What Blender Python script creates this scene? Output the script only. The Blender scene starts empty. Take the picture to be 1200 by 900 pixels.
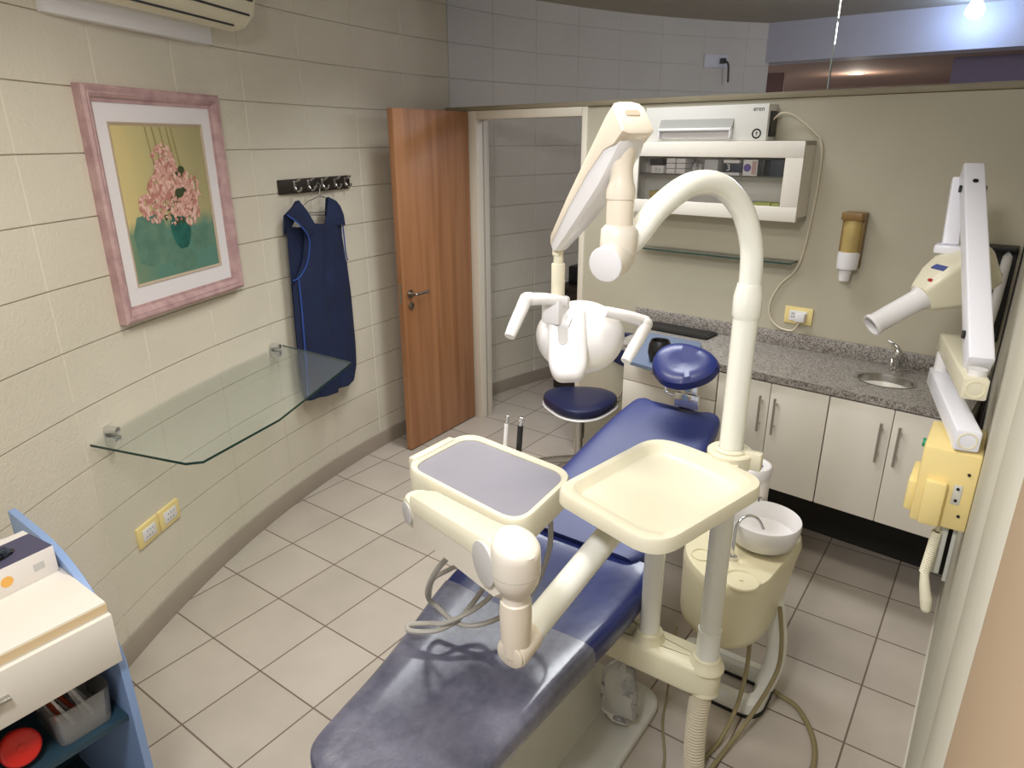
import bpy, bmesh, math, random
from math import sin, cos, pi, radians, sqrt, atan2
from mathutils import Vector, Matrix
random.seed(7)
SC = bpy.context.scene
COL = SC.collection
V = Vector

# ------------------------------------------------------------------ materials
def lin(c):
    return tuple((x / 255 / 12.92) if x / 255 <= .04045 else ((x / 255 + .055) / 1.055) ** 2.4 for x in c) + (1,)

def mat(name, rgb, rough=.5, metal=0., var=0., scale=8., bump=0., bscale=60., coat=0., spec=.5, rgb2=None, wear=None):
    m = bpy.data.materials.new(name); m.use_nodes = True
    nt = m.node_tree; b = nt.nodes['Principled BSDF']
    b.inputs['Roughness'].default_value = rough
    b.inputs['Metallic'].default_value = metal
    b.inputs['Specular IOR Level'].default_value = spec
    b.inputs['Coat Weight'].default_value = coat
    b.inputs['Coat Roughness'].default_value = .08
    tc = nt.nodes.new('ShaderNodeTexCoord')
    c1 = lin(rgb)
    if var > 0 or rgb2:
        n = nt.nodes.new('ShaderNodeTexNoise'); n.inputs['Scale'].default_value = scale; n.inputs['Detail'].default_value = 6
        nt.links.new(tc.outputs['Object'], n.inputs['Vector'])
        r = nt.nodes.new('ShaderNodeValToRGB')
        r.color_ramp.elements[0].position = .35; r.color_ramp.elements[1].position = .68
        c2 = lin(rgb2) if rgb2 else tuple(min(1, x * (1 - var)) for x in c1[:3]) + (1,)
        r.color_ramp.elements[0].color = c1; r.color_ramp.elements[1].color = c2
        nt.links.new(n.outputs['Fac'], r.inputs['Fac']); nt.links.new(r.outputs['Color'], b.inputs['Base Color'])
    else:
        b.inputs['Base Color'].default_value = c1
    if bump > 0:
        n2 = nt.nodes.new('ShaderNodeTexNoise'); n2.inputs['Scale'].default_value = bscale; n2.inputs['Detail'].default_value = 4
        nt.links.new(tc.outputs['Object'], n2.inputs['Vector'])
        bp = nt.nodes.new('ShaderNodeBump'); bp.inputs['Strength'].default_value = bump; bp.inputs['Distance'].default_value = .01
        nt.links.new(n2.outputs['Fac'], bp.inputs['Height']); nt.links.new(bp.outputs['Normal'], b.inputs['Normal'])
    return m

def glassmat(name, tint, refl=.06, alpha=.12):
    """thin sheet glass: mostly see-through, a little tint, fresnel gloss"""
    m = bpy.data.materials.new(name); m.use_nodes = True
    nt = m.node_tree; nt.nodes.clear()
    o = nt.nodes.new('ShaderNodeOutputMaterial')
    t = nt.nodes.new('ShaderNodeBsdfTransparent'); t.inputs['Color'].default_value = tint
    d = nt.nodes.new('ShaderNodeBsdfDiffuse'); d.inputs['Color'].default_value = tint
    mx0 = nt.nodes.new('ShaderNodeMixShader'); mx0.inputs['Fac'].default_value = alpha
    g = nt.nodes.new('ShaderNodeBsdfGlossy'); g.inputs['Roughness'].default_value = .02
    fr = nt.nodes.new('ShaderNodeFresnel'); fr.inputs['IOR'].default_value = 1.25
    mx = nt.nodes.new('ShaderNodeMixShader')
    nt.links.new(t.outputs[0], mx0.inputs[1]); nt.links.new(d.outputs[0], mx0.inputs[2])
    nt.links.new(fr.outputs[0], mx.inputs['Fac'])
    nt.links.new(mx0.outputs[0], mx.inputs[1]); nt.links.new(g.outputs[0], mx.inputs[2])
    nt.links.new(mx.outputs[0], o.inputs['Surface'])
    return m

def emit(name, rgb, s):
    m = bpy.data.materials.new(name); m.use_nodes = True
    b = m.node_tree.nodes['Principled BSDF']
    b.inputs['Base Color'].default_value = lin(rgb)
    b.inputs['Emission Color'].default_value = lin(rgb); b.inputs['Emission Strength'].default_value = s
    return m

def tilemat():
    m = bpy.data.materials.new('floor_tile'); m.use_nodes = True
    nt = m.node_tree; b = nt.nodes['Principled BSDF']; N = nt.nodes.new; L = nt.links.new
    tc = N('ShaderNodeTexCoord')
    mp = N('ShaderNodeMapping'); mp.inputs['Location'].default_value = (2.517 / .3, -.772 / .3, 0); mp.inputs['Scale'].default_value = (1 / .3, 1 / .3, 1)
    L(tc.outputs['Object'], mp.inputs['Vector'])
    sx = N('ShaderNodeSeparateXYZ'); L(mp.outputs[0], sx.inputs[0])
    def edge(s):
        f = N('ShaderNodeMath'); f.operation = 'FRACT'; L(s, f.inputs[0])
        a = N('ShaderNodeMath'); a.operation = 'SUBTRACT'; a.inputs[1].default_value = .5; L(f.outputs[0], a.inputs[0])
        c = N('ShaderNodeMath'); c.operation = 'ABSOLUTE'; L(a.outputs[0], c.inputs[0]); return c.outputs[0]
    mx = N('ShaderNodeMath'); mx.operation = 'MAXIMUM'; L(edge(sx.outputs[0]), mx.inputs[0]); L(edge(sx.outputs[1]), mx.inputs[1])
    mr = N('ShaderNodeMapRange'); mr.inputs['From Min'].default_value = .487; mr.inputs['From Max'].default_value = .494
    L(mx.outputs[0], mr.inputs['Value'])
    fl = N('ShaderNodeVectorMath'); fl.operation = 'FLOOR'; L(mp.outputs[0], fl.inputs[0])
    wn = N('ShaderNodeTexWhiteNoise'); L(fl.outputs[0], wn.inputs['Vector'])
    ns = N('ShaderNodeTexNoise'); ns.inputs['Scale'].default_value = 5; ns.inputs['Detail'].default_value = 8; L(tc.outputs['Object'], ns.inputs['Vector'])
    ad = N('ShaderNodeMath'); ad.operation = 'MULTIPLY_ADD'; ad.inputs[1].default_value = .35; L(wn.outputs[0], ad.inputs[0]); L(ns.outputs['Fac'], ad.inputs[2])
    cr = N('ShaderNodeValToRGB'); cr.color_ramp.elements[0].position = .3; cr.color_ramp.elements[1].position = 1.
    cr.color_ramp.elements[0].color = lin((172, 162, 149)); cr.color_ramp.elements[1].color = lin((189, 179, 166))
    L(ad.outputs[0], cr.inputs['Fac'])
    mc = N('ShaderNodeMix'); mc.data_type = 'RGBA'; L(mr.outputs[0], mc.inputs['Factor']); L(cr.outputs['Color'], mc.inputs['A']); mc.inputs['B'].default_value = lin((112, 96, 84))
    L(mc.outputs['Result'], b.inputs['Base Color'])
    rr = N('ShaderNodeMapRange'); rr.inputs['To Min'].default_value = .42; rr.inputs['To Max'].default_value = .9; L(mr.outputs[0], rr.inputs['Value']); L(rr.outputs[0], b.inputs['Roughness'])
    bp = N('ShaderNodeBump'); bp.invert = True; bp.inputs['Strength'].default_value = .5; bp.inputs['Distance'].default_value = .003; L(mr.outputs[0], bp.inputs['Height']); L(bp.outputs[0], b.inputs['Normal'])
    return m

def granitemat():
    m = bpy.data.materials.new('granite'); m.use_nodes = True
    nt = m.node_tree; b = nt.nodes['Principled BSDF']; N = nt.nodes.new; L = nt.links.new
    tc = N('ShaderNodeTexCoord'); v = N('ShaderNodeTexVoronoi'); v.inputs['Scale'].default_value = 230; L(tc.outputs['Object'], v.inputs['Vector'])
    s = N('ShaderNodeSeparateColor'); L(v.outputs['Color'], s.inputs[0])
    cr = N('ShaderNodeValToRGB'); e = cr.color_ramp.elements
    e[0].color = lin((84, 80, 76)); e[1].color = lin((172, 166, 158)); e[1].position = .75
    x = e.new(.4); x.color = lin((134, 127, 120))
    L(s.outputs[0], cr.inputs['Fac']); L(cr.outputs['Color'], b.inputs['Base Color'])
    b.inputs['Roughness'].default_value = .3
    return m

def woodmat():
    m = bpy.data.materials.new('door_wood'); m.use_nodes = True
    nt = m.node_tree; b = nt.nodes['Principled BSDF']; N = nt.nodes.new; L = nt.links.new
    tc = N('ShaderNodeTexCoord'); mp = N('ShaderNodeMapping'); mp.inputs['Scale'].default_value = (1, 7, .35); L(tc.outputs['Object'], mp.inputs[0])
    n = N('ShaderNodeTexNoise'); n.inputs['Scale'].default_value = 2.2; n.inputs['Detail'].default_value = 7; n.inputs['Distortion'].default_value = .6; L(mp.outputs[0], n.inputs['Vector'])
    cr = N('ShaderNodeValToRGB'); e = cr.color_ramp.elements
    e[0].position = .3; e[0].color = lin((146, 98, 62)); e[1].position = .7; e[1].color = lin((180, 128, 88))
    L(n.outputs['Fac'], cr.inputs['Fac']); L(cr.outputs['Color'], b.inputs['Base Color']); b.inputs['Roughness'].default_value = .38
    return m

def scuffmat():
    """worn clear vinyl protector over navy upholstery: pale scuffs, glossy"""
    m = bpy.data.materials.new('clear_vinyl_cover'); m.use_nodes = True
    nt = m.node_tree; b = nt.nodes['Principled BSDF']; N = nt.nodes.new; L = nt.links.new
    tc = N('ShaderNodeTexCoord')
    n = N('ShaderNodeTexNoise'); n.inputs['Scale'].default_value = 5.5; n.inputs['Detail'].default_value = 9; n.inputs['Roughness'].default_value = .62; L(tc.outputs['Object'], n.inputs['Vector'])
    n2 = N('ShaderNodeTexNoise'); n2.inputs['Scale'].default_value = 45; n2.inputs['Detail'].default_value = 6; L(tc.outputs['Object'], n2.inputs['Vector'])
    ad = N('ShaderNodeMath'); ad.operation = 'MULTIPLY_ADD'; ad.inputs[1].default_value = .3; L(n2.outputs['Fac'], ad.inputs[0]); L(n.outputs['Fac'], ad.inputs[2])
    cr = N('ShaderNodeValToRGB'); e = cr.color_ramp.elements
    e[0].position = .38; e[0].color = lin((48, 51, 74)); e[1].position = 1.; e[1].color = lin((126, 126, 144))
    L(ad.outputs[0], cr.inputs['Fac']); L(cr.outputs['Color'], b.inputs['Base Color'])
    b.inputs['Roughness'].default_value = .38; b.inputs['Specular IOR Level'].default_value = .8; b.inputs['Coat Weight'].default_value = 1.; b.inputs['Coat Roughness'].default_value = .14
    bp = N('ShaderNodeBump'); bp.inputs['Strength'].default_value = .35; bp.inputs['Distance'].default_value = .02; L(n.outputs['Fac'], bp.inputs['Height']); L(bp.outputs[0], b.inputs['Normal'])
    return m

def paintmat():
    m = bpy.data.materials.new('painted_canvas'); m.use_nodes = True
    nt = m.node_tree; b = nt.nodes['Principled BSDF']; N = nt.nodes.new; L = nt.links.new
    tc = N('ShaderNodeTexCoord'); sx = N('ShaderNodeSeparateXYZ'); L(tc.outputs['Generated'], sx.inputs[0])
    n = N('ShaderNodeTexNoise'); n.inputs['Scale'].default_value = 6; n.inputs['Detail'].default_value = 5; L(tc.outputs['Generated'], n.inputs['Vector'])
    def wob(s, k):
        a = N('ShaderNodeMath'); a.operation = 'MULTIPLY_ADD'; a.inputs[1].default_value = k; L(n.outputs['Fac'], a.inputs[0]); L(s, a.inputs[2]); return a.outputs[0]
    c1 = N('ShaderNodeValToRGB'); e = c1.color_ramp.elements
    e[0].position = .15; e[0].color = lin((214, 196, 136)); e[1].position = 1.15 if False else 1.; e[1].color = lin((172, 164, 118)); k = e.new(.5); k.color = lin((192, 182, 130))
    L(wob(sx.outputs[0], .25), c1.inputs['Fac'])
    c2 = N('ShaderNodeValToRGB'); e = c2.color_ramp.elements
    e[0].position = .1; e[0].color = lin((126, 146, 112)); e[1].position = .6; e[1].color = lin((92, 136, 120)); L(wob(sx.outputs[0], .5), c2.inputs['Fac'])
    st = N('ShaderNodeMapRange'); st.inputs['From Min'].default_value = .42; st.inputs['From Max'].default_value = .52; L(wob(sx.outputs[2], .22), st.inputs['Value'])
    mc = N('ShaderNodeMix'); mc.data_type = 'RGBA'; L(st.outputs[0], mc.inputs['Factor']); L(c2.outputs['Color'], mc.inputs['A']); L(c1.outputs['Color'], mc.inputs['B'])
    L(mc.outputs['Result'], b.inputs['Base Color']); b.inputs['Roughness'].default_value = .6
    return m

M = dict(
    block=mat('painted_block', (219, 212, 194), .62, var=.05, scale=3, bump=.25, bscale=90),
    base=mat('baseboard_tile', (158, 146, 132), .45, var=.08, scale=4),
    tile=tilemat(), granite=granitemat(), wood=woodmat(), cover=scuffmat(), canvas=paintmat(),
    part=mat('partition_paint', (186, 179, 158), .6, var=.05, scale=2.5, bump=.12, bscale=14),
    rightwall=mat('right_wall_paint', (206, 202, 186), .5, var=.08, scale=3),
    rail=mat('rail_paint', (150, 140, 116), .5, var=.1),
    jamb=mat('jamb_paint', (222, 214, 196), .4),
    ceil=mat('ceiling_paint', (176, 168, 148), .8, var=.06),
    soffit=mat('soffit_paint', (164, 134, 118), .8),
    beam=mat('beam_paint', (196, 196, 204), .7, var=.05, scale=2),
    darkred=mat('dark_red_panel', (96, 52, 44), .6),
    purple=mat('grey_violet_paint', (128, 116, 140), .7),
    tan=mat('tan_paint', (168, 144, 116), .6),
    white=mat('white_laminate', (226, 220, 208), .35),
    whitep=mat('white_plastic', (228, 226, 226), .3),
    cold=mat('cool_white_enamel', (238, 238, 246), .3),
    cream=mat('ivory_plastic', (228, 222, 197), .3, var=.04, scale=5),
    cream2=mat('aged_ivory_plastic', (233, 226, 194), .32, var=.05, scale=5),
    peach=mat('beige_plastic', (226, 215, 196), .34),
    peach2=mat('pale_beige_plastic', (226, 218, 203), .34),
    tube=mat('ivory_enamel', (236, 236, 226), .18, coat=.4),
    yellow=mat('yellowed_plastic', (240, 218, 150), .4, var=.04),
    navy=mat('navy_vinyl', (30, 40, 98), .3, coat=.35, bump=.05, bscale=30),
    navyh=mat('headrest_vinyl', (34, 46, 112), .36, coat=.12),
    navyw=mat('worn_navy_vinyl', (38, 50, 112), .46, spec=.9, bump=.04, bscale=20),
    navyd=mat('dark_navy_vinyl', (22, 28, 66), .36, coat=.2),
    cloth=mat('navy_cloth', (22, 36, 72), .85, var=.3, scale=9, bump=.3, bscale=120),
    bind=mat('blue_binding', (44, 80, 160), .7),
    liner=mat('grey_rubber_mat', (140, 138, 148), .5, var=.05, scale=6),
    steel=mat('steel', (190, 188, 184), .28, 1.),
    chrome=mat('chrome', (220, 220, 222), .1, 1.),
    brass=mat('dull_metal', (168, 160, 146), .35, 1.),
    black=mat('black_plastic', (22, 22, 22), .4),
    darkwood=mat('dark_wood', (44, 36, 28), .5, var=.3, scale=10),
    gapshade=mat('painted_gap_shade', (40, 38, 34), .8),
    blue=mat('blue_laminate', (136, 162, 204), .4),
    bluegrey=mat('blue_grey_laminate', (104, 118, 142), .4),
    teal=mat('dark_green_interior', (40, 66, 80), .5),
    red=mat('red_plastic', (214, 44, 36), .35),
    redbrown=mat('red_brown_plastic', (150, 62, 34), .5),
    slotgrey=mat('slot_grey', (140, 138, 130), .5), striptan=mat('tan_edge', (222, 198, 156), .6),
    card=mat('white_card', (232, 226, 220), .6),
    carddark=mat('slate_print', (74, 72, 98), .5),
    orange=mat('orange_print', (238, 180, 90), .6),
    greyp=mat('grey_print', (196, 194, 190), .6),
    lime=mat('lime_card', (196, 204, 96), .5),
    navycard=mat('dark_slate_card', (40, 48, 60), .5),
    violet=mat('violet_print', (104, 84, 156), .5),
    pinkskin=mat('pink_print', (196, 160, 150), .5),
    amber=mat('amber_plastic', (190, 166, 104), .3, var=.15, scale=20),
    brown=mat('brown_plastic', (134, 104, 58), .35),
    framep=mat('mauve_frame', (196, 164, 162), .5, rgb2=(172, 138, 140), scale=22),
    gold=mat('gold_fillet', (190, 172, 150), .5),
    matw=mat('white_mat_board', (232, 228, 230), .8),
    vase=mat('dark_green_paint', (18, 84, 76), .6, rgb2=(40, 120, 104), scale=12),
    petal1=mat('pink_paint', (214, 164, 150), .7), petal2=mat('rose_paint', (188, 128, 118), .7), petal3=mat('pale_pink_paint', (230, 190, 176), .7),
    leaf=mat('leaf_paint', (60, 74, 44), .7), shadowp=mat('teal_paint', (84, 124, 106), .7, rgb2=(104, 140, 120), scale=16), drape=mat('olive_paint', (156, 146, 96), .7),
    rubber=mat('grey_hose', (176, 172, 162), .45), olive=mat('olive_hose', (140, 128, 92), .45), corr=mat('beige_hose', (214, 204, 180), .4),
    padgrey=mat('grey_enamel', (206, 206, 196), .35, var=.05),
    bin=glassmat('clear_plastic', (.86, .88, .88, 1), alpha=.2),
    glass=glassmat('green_glass', (.95, .98, .96, 1), alpha=.05),
    pane=glassmat('window_glass', (.97, .975, .985, 1), alpha=.01),
    edge=mat('green_glass_edge', (34, 62, 54), .2),
    edgel=mat('pale_glass_edge', (176, 190, 184), .25),
    label_blue=mat('blue_ink', (70, 84, 150), .5), led=mat('red_lens', (190, 40, 40), .3),
    bulb=emit('blue_bulb_reflection', (190, 214, 255), 28.), spot=emit('warm_spot', (255, 240, 220), 6.), reflw=emit('white_bulb_reflection', (255, 250, 240), 20.),
)
def film():
    m = glassmat('clear_film', (.985, .985, .98, 1), alpha=.2); return m
M['film'] = film()

# ------------------------------------------------------------------ mesh builder
class MB:
    def __init__(s, T=None):
        s.v = []; s.f = []; s.mi = []; s.T = T or Matrix(); s.cur = 0
    def mat(s, i): s.cur = i; return s
    def add(s, vs, fs, T=None):
        n = len(s.v); X = s.T @ T if T is not None else s.T
        s.v += [X @ V(p) for p in vs]
        for f in fs: s.f.append([i + n for i in f]); s.mi.append(s.cur)
        return s
    def bm(s, b, T=None):
        b.verts.ensure_lookup_table()
        for i, v in enumerate(b.verts): v.index = i
        s.add([v.co.copy() for v in b.verts], [[v.index for v in f.verts] for f in b.faces], T); b.free(); return s
    def box(s, x0, x1, y0, y1, z0, z1, b=0., seg=2, T=None):
        m = bmesh.new(); bmesh.ops.create_cube(m, size=1)
        for v in m.verts: v.co = V(((x0 + x1) / 2 + v.co.x * (x1 - x0), (y0 + y1) / 2 + v.co.y * (y1 - y0), (z0 + z1) / 2 + v.co.z * (z1 - z0)))
        if b > 0: bmesh.ops.bevel(m, geom=m.edges[:], offset=b, segments=seg, affect='EDGES', profile=.5)
        return s.bm(m, T)
    def prism(s, poly, z0, z1, b=0., seg=2, T=None, cap=True):
        m = bmesh.new()
        lo = [m.verts.new((p[0], p[1], z0)) for p in poly]; hi = [m.verts.new((p[0], p[1], z1)) for p in poly]
        n = len(poly)
        for i in range(n): m.faces.new((lo[i], lo[(i + 1) % n], hi[(i + 1) % n], hi[i]))
        m.faces.new(lo[::-1]); m.faces.new(hi)
        bmesh.ops.recalc_face_normals(m, faces=m.faces[:])
        if b > 0:
            es = [e for e in m.edges if abs(e.verts[0].co.z - e.verts[1].co.z) < 1e-6]
            bmesh.ops.bevel(m, geom=es, offset=b, segments=seg, affect='EDGES', profile=.5)
        return s.bm(m, T)
    def loft(s, rings, caps=True, closed=True, T=None):
        n = len(rings[0]); vs = [p for r in rings for p in r]; fs = []
        for i in range(len(rings) - 1):
            for j in range(n if closed else n - 1):
                a = i * n + j; b_ = i * n + (j + 1) % n
                fs.append([a, b_, b_ + n, a + n])
        if caps:
            fs.append(list(range(n))[::-1]); fs.append([(len(rings) - 1) * n + j for j in range(n)])
        return s.add(vs, fs, T)
    def cyl(s, p0, p1, r0, r1=None, n=24, b=0.):
        p0 = V(p0); p1 = V(p1); r1 = r0 if r1 is None else r1
        d = (p1 - p0); L = d.length; q = d.to_track_quat('Z', 'Y').to_matrix().to_4x4(); T = Matrix.Translation(p0) @ q
        prof = [(r0, 0), (r1, L)]
        if b > 0: prof = [(r0 - b, 0), (r0 - b * .3, b * .3), (r0, b), (r1, L - b), (r1 - b * .3, L - b * .3), (r1 - b, L)]
        rings = [[(r * cos(2 * pi * k / n), r * sin(2 * pi * k / n), z) for k in range(n)] for r, z in prof]
        return s.loft(rings, T=T)
    def lathe(s, prof, T=None, n=32, sx=1., sy=1., caps=True):
        rings = [[(sx * r * cos(2 * pi * k / n), sy * r * sin(2 * pi * k / n), z) for k in range(n)] for r, z in prof]
        return s.loft(rings, T=T, caps=caps)
    def tube(s, pts, r, n=12, sub=8, smooth=True, ribs=None, flat=1.):
        pts = [V(p) for p in pts]
        rs = r if isinstance(r, (list, tuple)) else [r] * len(pts)
        P = []; R = []
        if smooth and len(pts) > 2:
            for i in range(len(pts) - 1):
                a = pts[max(i - 1, 0)]; b = pts[i]; c = pts[i + 1]; d = pts[min(i + 2, len(pts) - 1)]
                for k in range(sub):
                    t = k / sub
                    P.append(.5 * ((2 * b) + (c - a) * t + (2 * a - 5 * b + 4 * c - d) * t * t + (3 * b - a - 3 * c + d) * t ** 3)); R.append(rs[i] + (rs[i + 1] - rs[i]) * t)
            P.append(pts[-1]); R.append(rs[-1])
        else: P = pts; R = list(rs)
        if ribs: R = [q * (1 + (.10 if (i // ribs) % 2 else -.10)) for i, q in enumerate(R)]
        up = None; rings = []
        for i, p in enumerate(P):
            t = (P[min(i + 1, len(P) - 1)] - P[max(i - 1, 0)]).normalized()
            if up is None:
                up = V((0, 0, 1)) if abs(t.z) < .9 else V((1, 0, 0))
            up = (up - t * up.dot(t)).normalized(); sd = t.cross(up)
            rings.append([p + (up * cos(2 * pi * k / n) * flat + sd * sin(2 * pi * k / n)) * R[i] for k in range(n)])
        return s.loft([[tuple(q) for q in r_] for r_ in rings])
    def ball(s, c, r, sx=1, sy=1, sz=1, n=20, m=12, T=None):
        rings = [[(c[0] + sx * r * sin(pi * (i + .02) / (m + .04)) * cos(2 * pi * k / n), c[1] + sy * r * sin(pi * (i + .02) / (m + .04)) * sin(2 * pi * k / n), c[2] - sz * r * cos(pi * (i + .02) / (m + .04))) for k in range(n)] for i in range(m + 1)]
        return s.loft(rings, T=T)

def rrect(x0, x1, y0, y1, r, n=6):
    out = []
    for cx, cy, a in ((x1 - r, y1 - r, 0), (x0 + r, y1 - r, 90), (x0 + r, y0 + r, 180), (x1 - r, y0 + r, 270)):
        for k in range(n + 1):
            t = radians(a + 90 * k / n); out.append((cx + r * cos(t), cy + r * sin(t)))
    return out

def roundpoly(pts, r, n=6):
    out = []; N = len(pts)
    rs = r if isinstance(r, (list, tuple)) else [r] * N
    for i in range(N):
        p = V(pts[i]); a = V(pts[i - 1]); c = V(pts[(i + 1) % N])
        d0 = (a - p).normalized(); d1 = (c - p).normalized()
        rr = min(rs[i], (a - p).length * .49, (c - p).length * .49)
        A = p + d0 * rr; B = p + d1 * rr
        for k in range(n + 1):
            t = k / n; q = A * (1 - t) ** 2 + p * 2 * t * (1 - t) + B * t * t; out.append((q.x, q.y))
    return out

WM = {}
def world(o): return WM.get(o.name, Matrix())
def tag(o, label=None, cat=None, group=None, kind=None):
    if label: o['label'] = label
    if cat: o['category'] = cat
    if group: o['group'] = group
    if kind: o['kind'] = kind
    return o
def mesh_obj(name, mb, mats, Tw):
    inv = Tw.inverted()
    me = bpy.data.meshes.new(name)
    me.from_pydata([tuple(inv @ v) for v in mb.v], [], mb.f)
    if not isinstance(mats, (list, tuple)): mats = [mats]
    for m in mats: me.materials.append(M[m] if isinstance(m, str) else m)
    for p, i in zip(me.polygons, mb.mi): p.material_index = min(i, len(mats) - 1)
    b = bmesh.new(); b.from_mesh(me); bmesh.ops.recalc_face_normals(b, faces=b.faces[:]); b.to_mesh(me); b.free()
    for p in me.polygons: p.use_smooth = True
    me.set_sharp_from_angle(angle=radians(38))
    o = bpy.data.objects.new(name, me); COL.objects.link(o); return o
def thing(name, label, cat, loc=(0, 0, 0), rot=None, group=None):
    o = bpy.data.objects.new(name, None); COL.objects.link(o); o.empty_display_size = .05
    T = Matrix.Translation(V(loc)) @ (rot or Matrix())
    o.matrix_world = T; WM[o.name] = T
    return tag(o, label, cat, group)
def part(name, mb, mats, parent, label=None, kind=None):
    T = world(parent); o = mesh_obj(name, mb, mats, T); o.parent = parent; WM[o.name] = T
    return tag(o, label, kind=kind)
def solo(name, mb, mats, label, cat, group=None, kind=None):
    xs = [v.x for v in mb.v]; ys = [v.y for v in mb.v]; zs = [v.z for v in mb.v]
    T = Matrix.Translation(V(((min(xs) + max(xs)) / 2, (min(ys) + max(ys)) / 2, min(zs))))
    o = mesh_obj(name, mb, mats, T); o.matrix_world = T; WM[o.name] = T
    return tag(o, label, cat, group, kind)
def struct(name, mb, mats, parent=None):
    o = mesh_obj(name, mb, mats, world(parent) if parent else Matrix())
    if parent: o.parent = parent
    else: tag(o, kind='structure')
    WM[o.name] = world(parent) if parent else Matrix(); return o
def textmb(txt, size, T, extrude=.0004):
    c = bpy.data.curves.new('txt', 'FONT'); c.body = txt; c.size = size; c.extrude = extrude; c.align_x = 'CENTER'; c.align_y = 'CENTER'
    o = bpy.data.objects.new('txt', c); COL.objects.link(o)
    bpy.context.view_layer.update()
    me = bpy.data.meshes.new_from_object(o.evaluated_get(bpy.context.evaluated_depsgraph_get()))
    mb = MB(T); mb.add([v.co.copy() for v in me.vertices], [list(p.vertices) for p in me.polygons])
    bpy.data.objects.remove(o); bpy.data.curves.remove(c); bpy.data.meshes.remove(me); return mb
def basis(o, x, y, z):
    m = Matrix((x, y, z)).transposed().to_4x4(); return Matrix.Translation(V(o)) @ m
def look(o, z, up=(0, 0, 1)):
    z = V(z).normalized(); x = V(up).cross(z).normalized(); y = z.cross(x); return basis(o, x, y, z)

# ------------------------------------------------------------------ frames of the room
XC, YC, RW = 1.62, 3.2, 4.63          # the curved block wall
CEIL = 2.71
def wall(s, z, off=0.):
    t = -s / RW; return V((XC - (RW - off) * cos(t), YC - (RW - off) * sin(t), z))
def wallT(s, z, off=0.):               # local x right along wall, y into wall, z up
    t = -s / RW
    return basis(wall(s, z, off), V((-sin(t), cos(t), 0)), V((-cos(t), -sin(t), 0)), V((0, 0, 1)))
PA = radians(5.0); PO = V((-2.812, 3.448, 0)); PU = V((cos(PA), -sin(PA), 0)); PN = V((-sin(PA), -cos(PA), 0))
PT = basis(PO, PU, -PN, V((0, 0, 1)))  # partition frame: x along, y into wall, z up (room side is -y)
def P(s, d, z): return PO + PU * s + PN * d + V((0, 0, z))
def Prot(): return Matrix.Rotation(-PA, 4, 'Z')

# ------------------------------------------------------------------ room shell
mb = MB(); mb.box(-4.2, .9, -1.6, 9.6, -.06, 0); struct('floor', mb, 'tile')
mb = MB(); mb.box(-4.2, .9, -1.6, 6.25, CEIL, CEIL + .06); struct('ceiling', mb, 'ceil')

def wallgrid():
    J = [-.10 + .397 * k for k in range(-10, 9)]; Z = [-.01 + .2 * k for k in range(1, 14)]
    S0, S1 = -4.0, 3.3
    def cuts(js, a, b, step, w, e):
        L = {}
        for j in js:
            if a + w < j < b - w:
                L[j - w] = 0; L[j - w + e] = 1; L[j + w - e] = 1; L[j + w] = 0
        x = a
        while x < b - 1e-6:
            if all(abs(x - j) > w + .004 for j in js): L.setdefault(x, 0)
            x += step
        L[a] = 0; L[b] = 0
        return sorted(L.items())
    ss = cuts(J, S0, S1, .1, .006, .003); zz = cuts(Z, 0, CEIL, .4, .0021, .0003)
    vs = []; fs = []
    for s, gs in ss:
        for z, gz in zz: vs.append(wall(s, z, -.0075 if gz else (-.003 if gs else 0.)))
    n = len(zz)
    for i in range(len(ss) - 1):
        for j in range(n - 1): a = i * n + j; fs.append([a, a + n, a + n + 1, a + 1])
    # back skin so the wall has thickness
    m = MB(); m.add(vs, fs)
    k = 60; bs = []
    for i in range(k + 1):
        s = S0 + (S1 - S0) * i / k
        bs += [wall(s, 0, -.15), wall(s, CEIL, -.15)]
    m.add(bs, [[2 * i, 2 * i + 1, 2 * i + 3, 2 * i + 2] for i in range(k)])
    return m
struct('wall_left', wallgrid(), 'block')
m = MB(); rings = []
for i in range(90):
    s = -4.0 + 7.2 * i / 89
    rings.append([wall(s, 0, .0), wall(s, 0, .014), wall(s, .088, .014), wall(s, .094, .010), wall(s, .094, 0)])
m.loft([[tuple(p) for p in r] for r in rings]); struct('baseboard_left', m, 'base')

# partition: panels around the door opening, behind them glass up to the ceiling
SO0, SO1, SR = .075, .85, 2.872
m = MB(PT)
m.box(-.215, -.005, 0, .07, 0, 1.99); m.box(.885, SR, 0, .07, 0, 1.99)
struct('wall_back', m, 'part')
m = MB(PT)
m.box(-.005, .075, -.012, .10, 0, 1.992, .004); m.box(.85, .885, -.010, .085, 0, 1.992, .004); m.box(.075, .85, -.012, .085, 1.945, 1.992, .004)
m.box(.06, .075, .04, .055, 0, 1.95, .002)
struct('trim_1', m, 'jamb')
m = MB(PT); m.box(1.40, SR, -.012, 0, 0, .40, .002); struct('gap_shade_back', m, 'gapshade')  # dark panel painted as the shade under the hanging cabinets
m = MB(PT); m.box(-.215, SR, -.012, .075, 1.992, 2.018, .005); struct('trim_2', m, 'rail')
for i, (a, b) in enumerate(((-.2, 2.074), (2.080, SR))):
    m = MB(PT); m.box(a, b, .026, .034, 2.018, CEIL); struct('window_%d' % (i + 1), m, 'pane')
m = MB(PT); m.box(2.0745, 2.0795, .024, .036, 2.018, CEIL); m.box(-.222, -.2, .02, .04, 2.018, CEIL); struct('trim_3', m, 'edgel')

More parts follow.
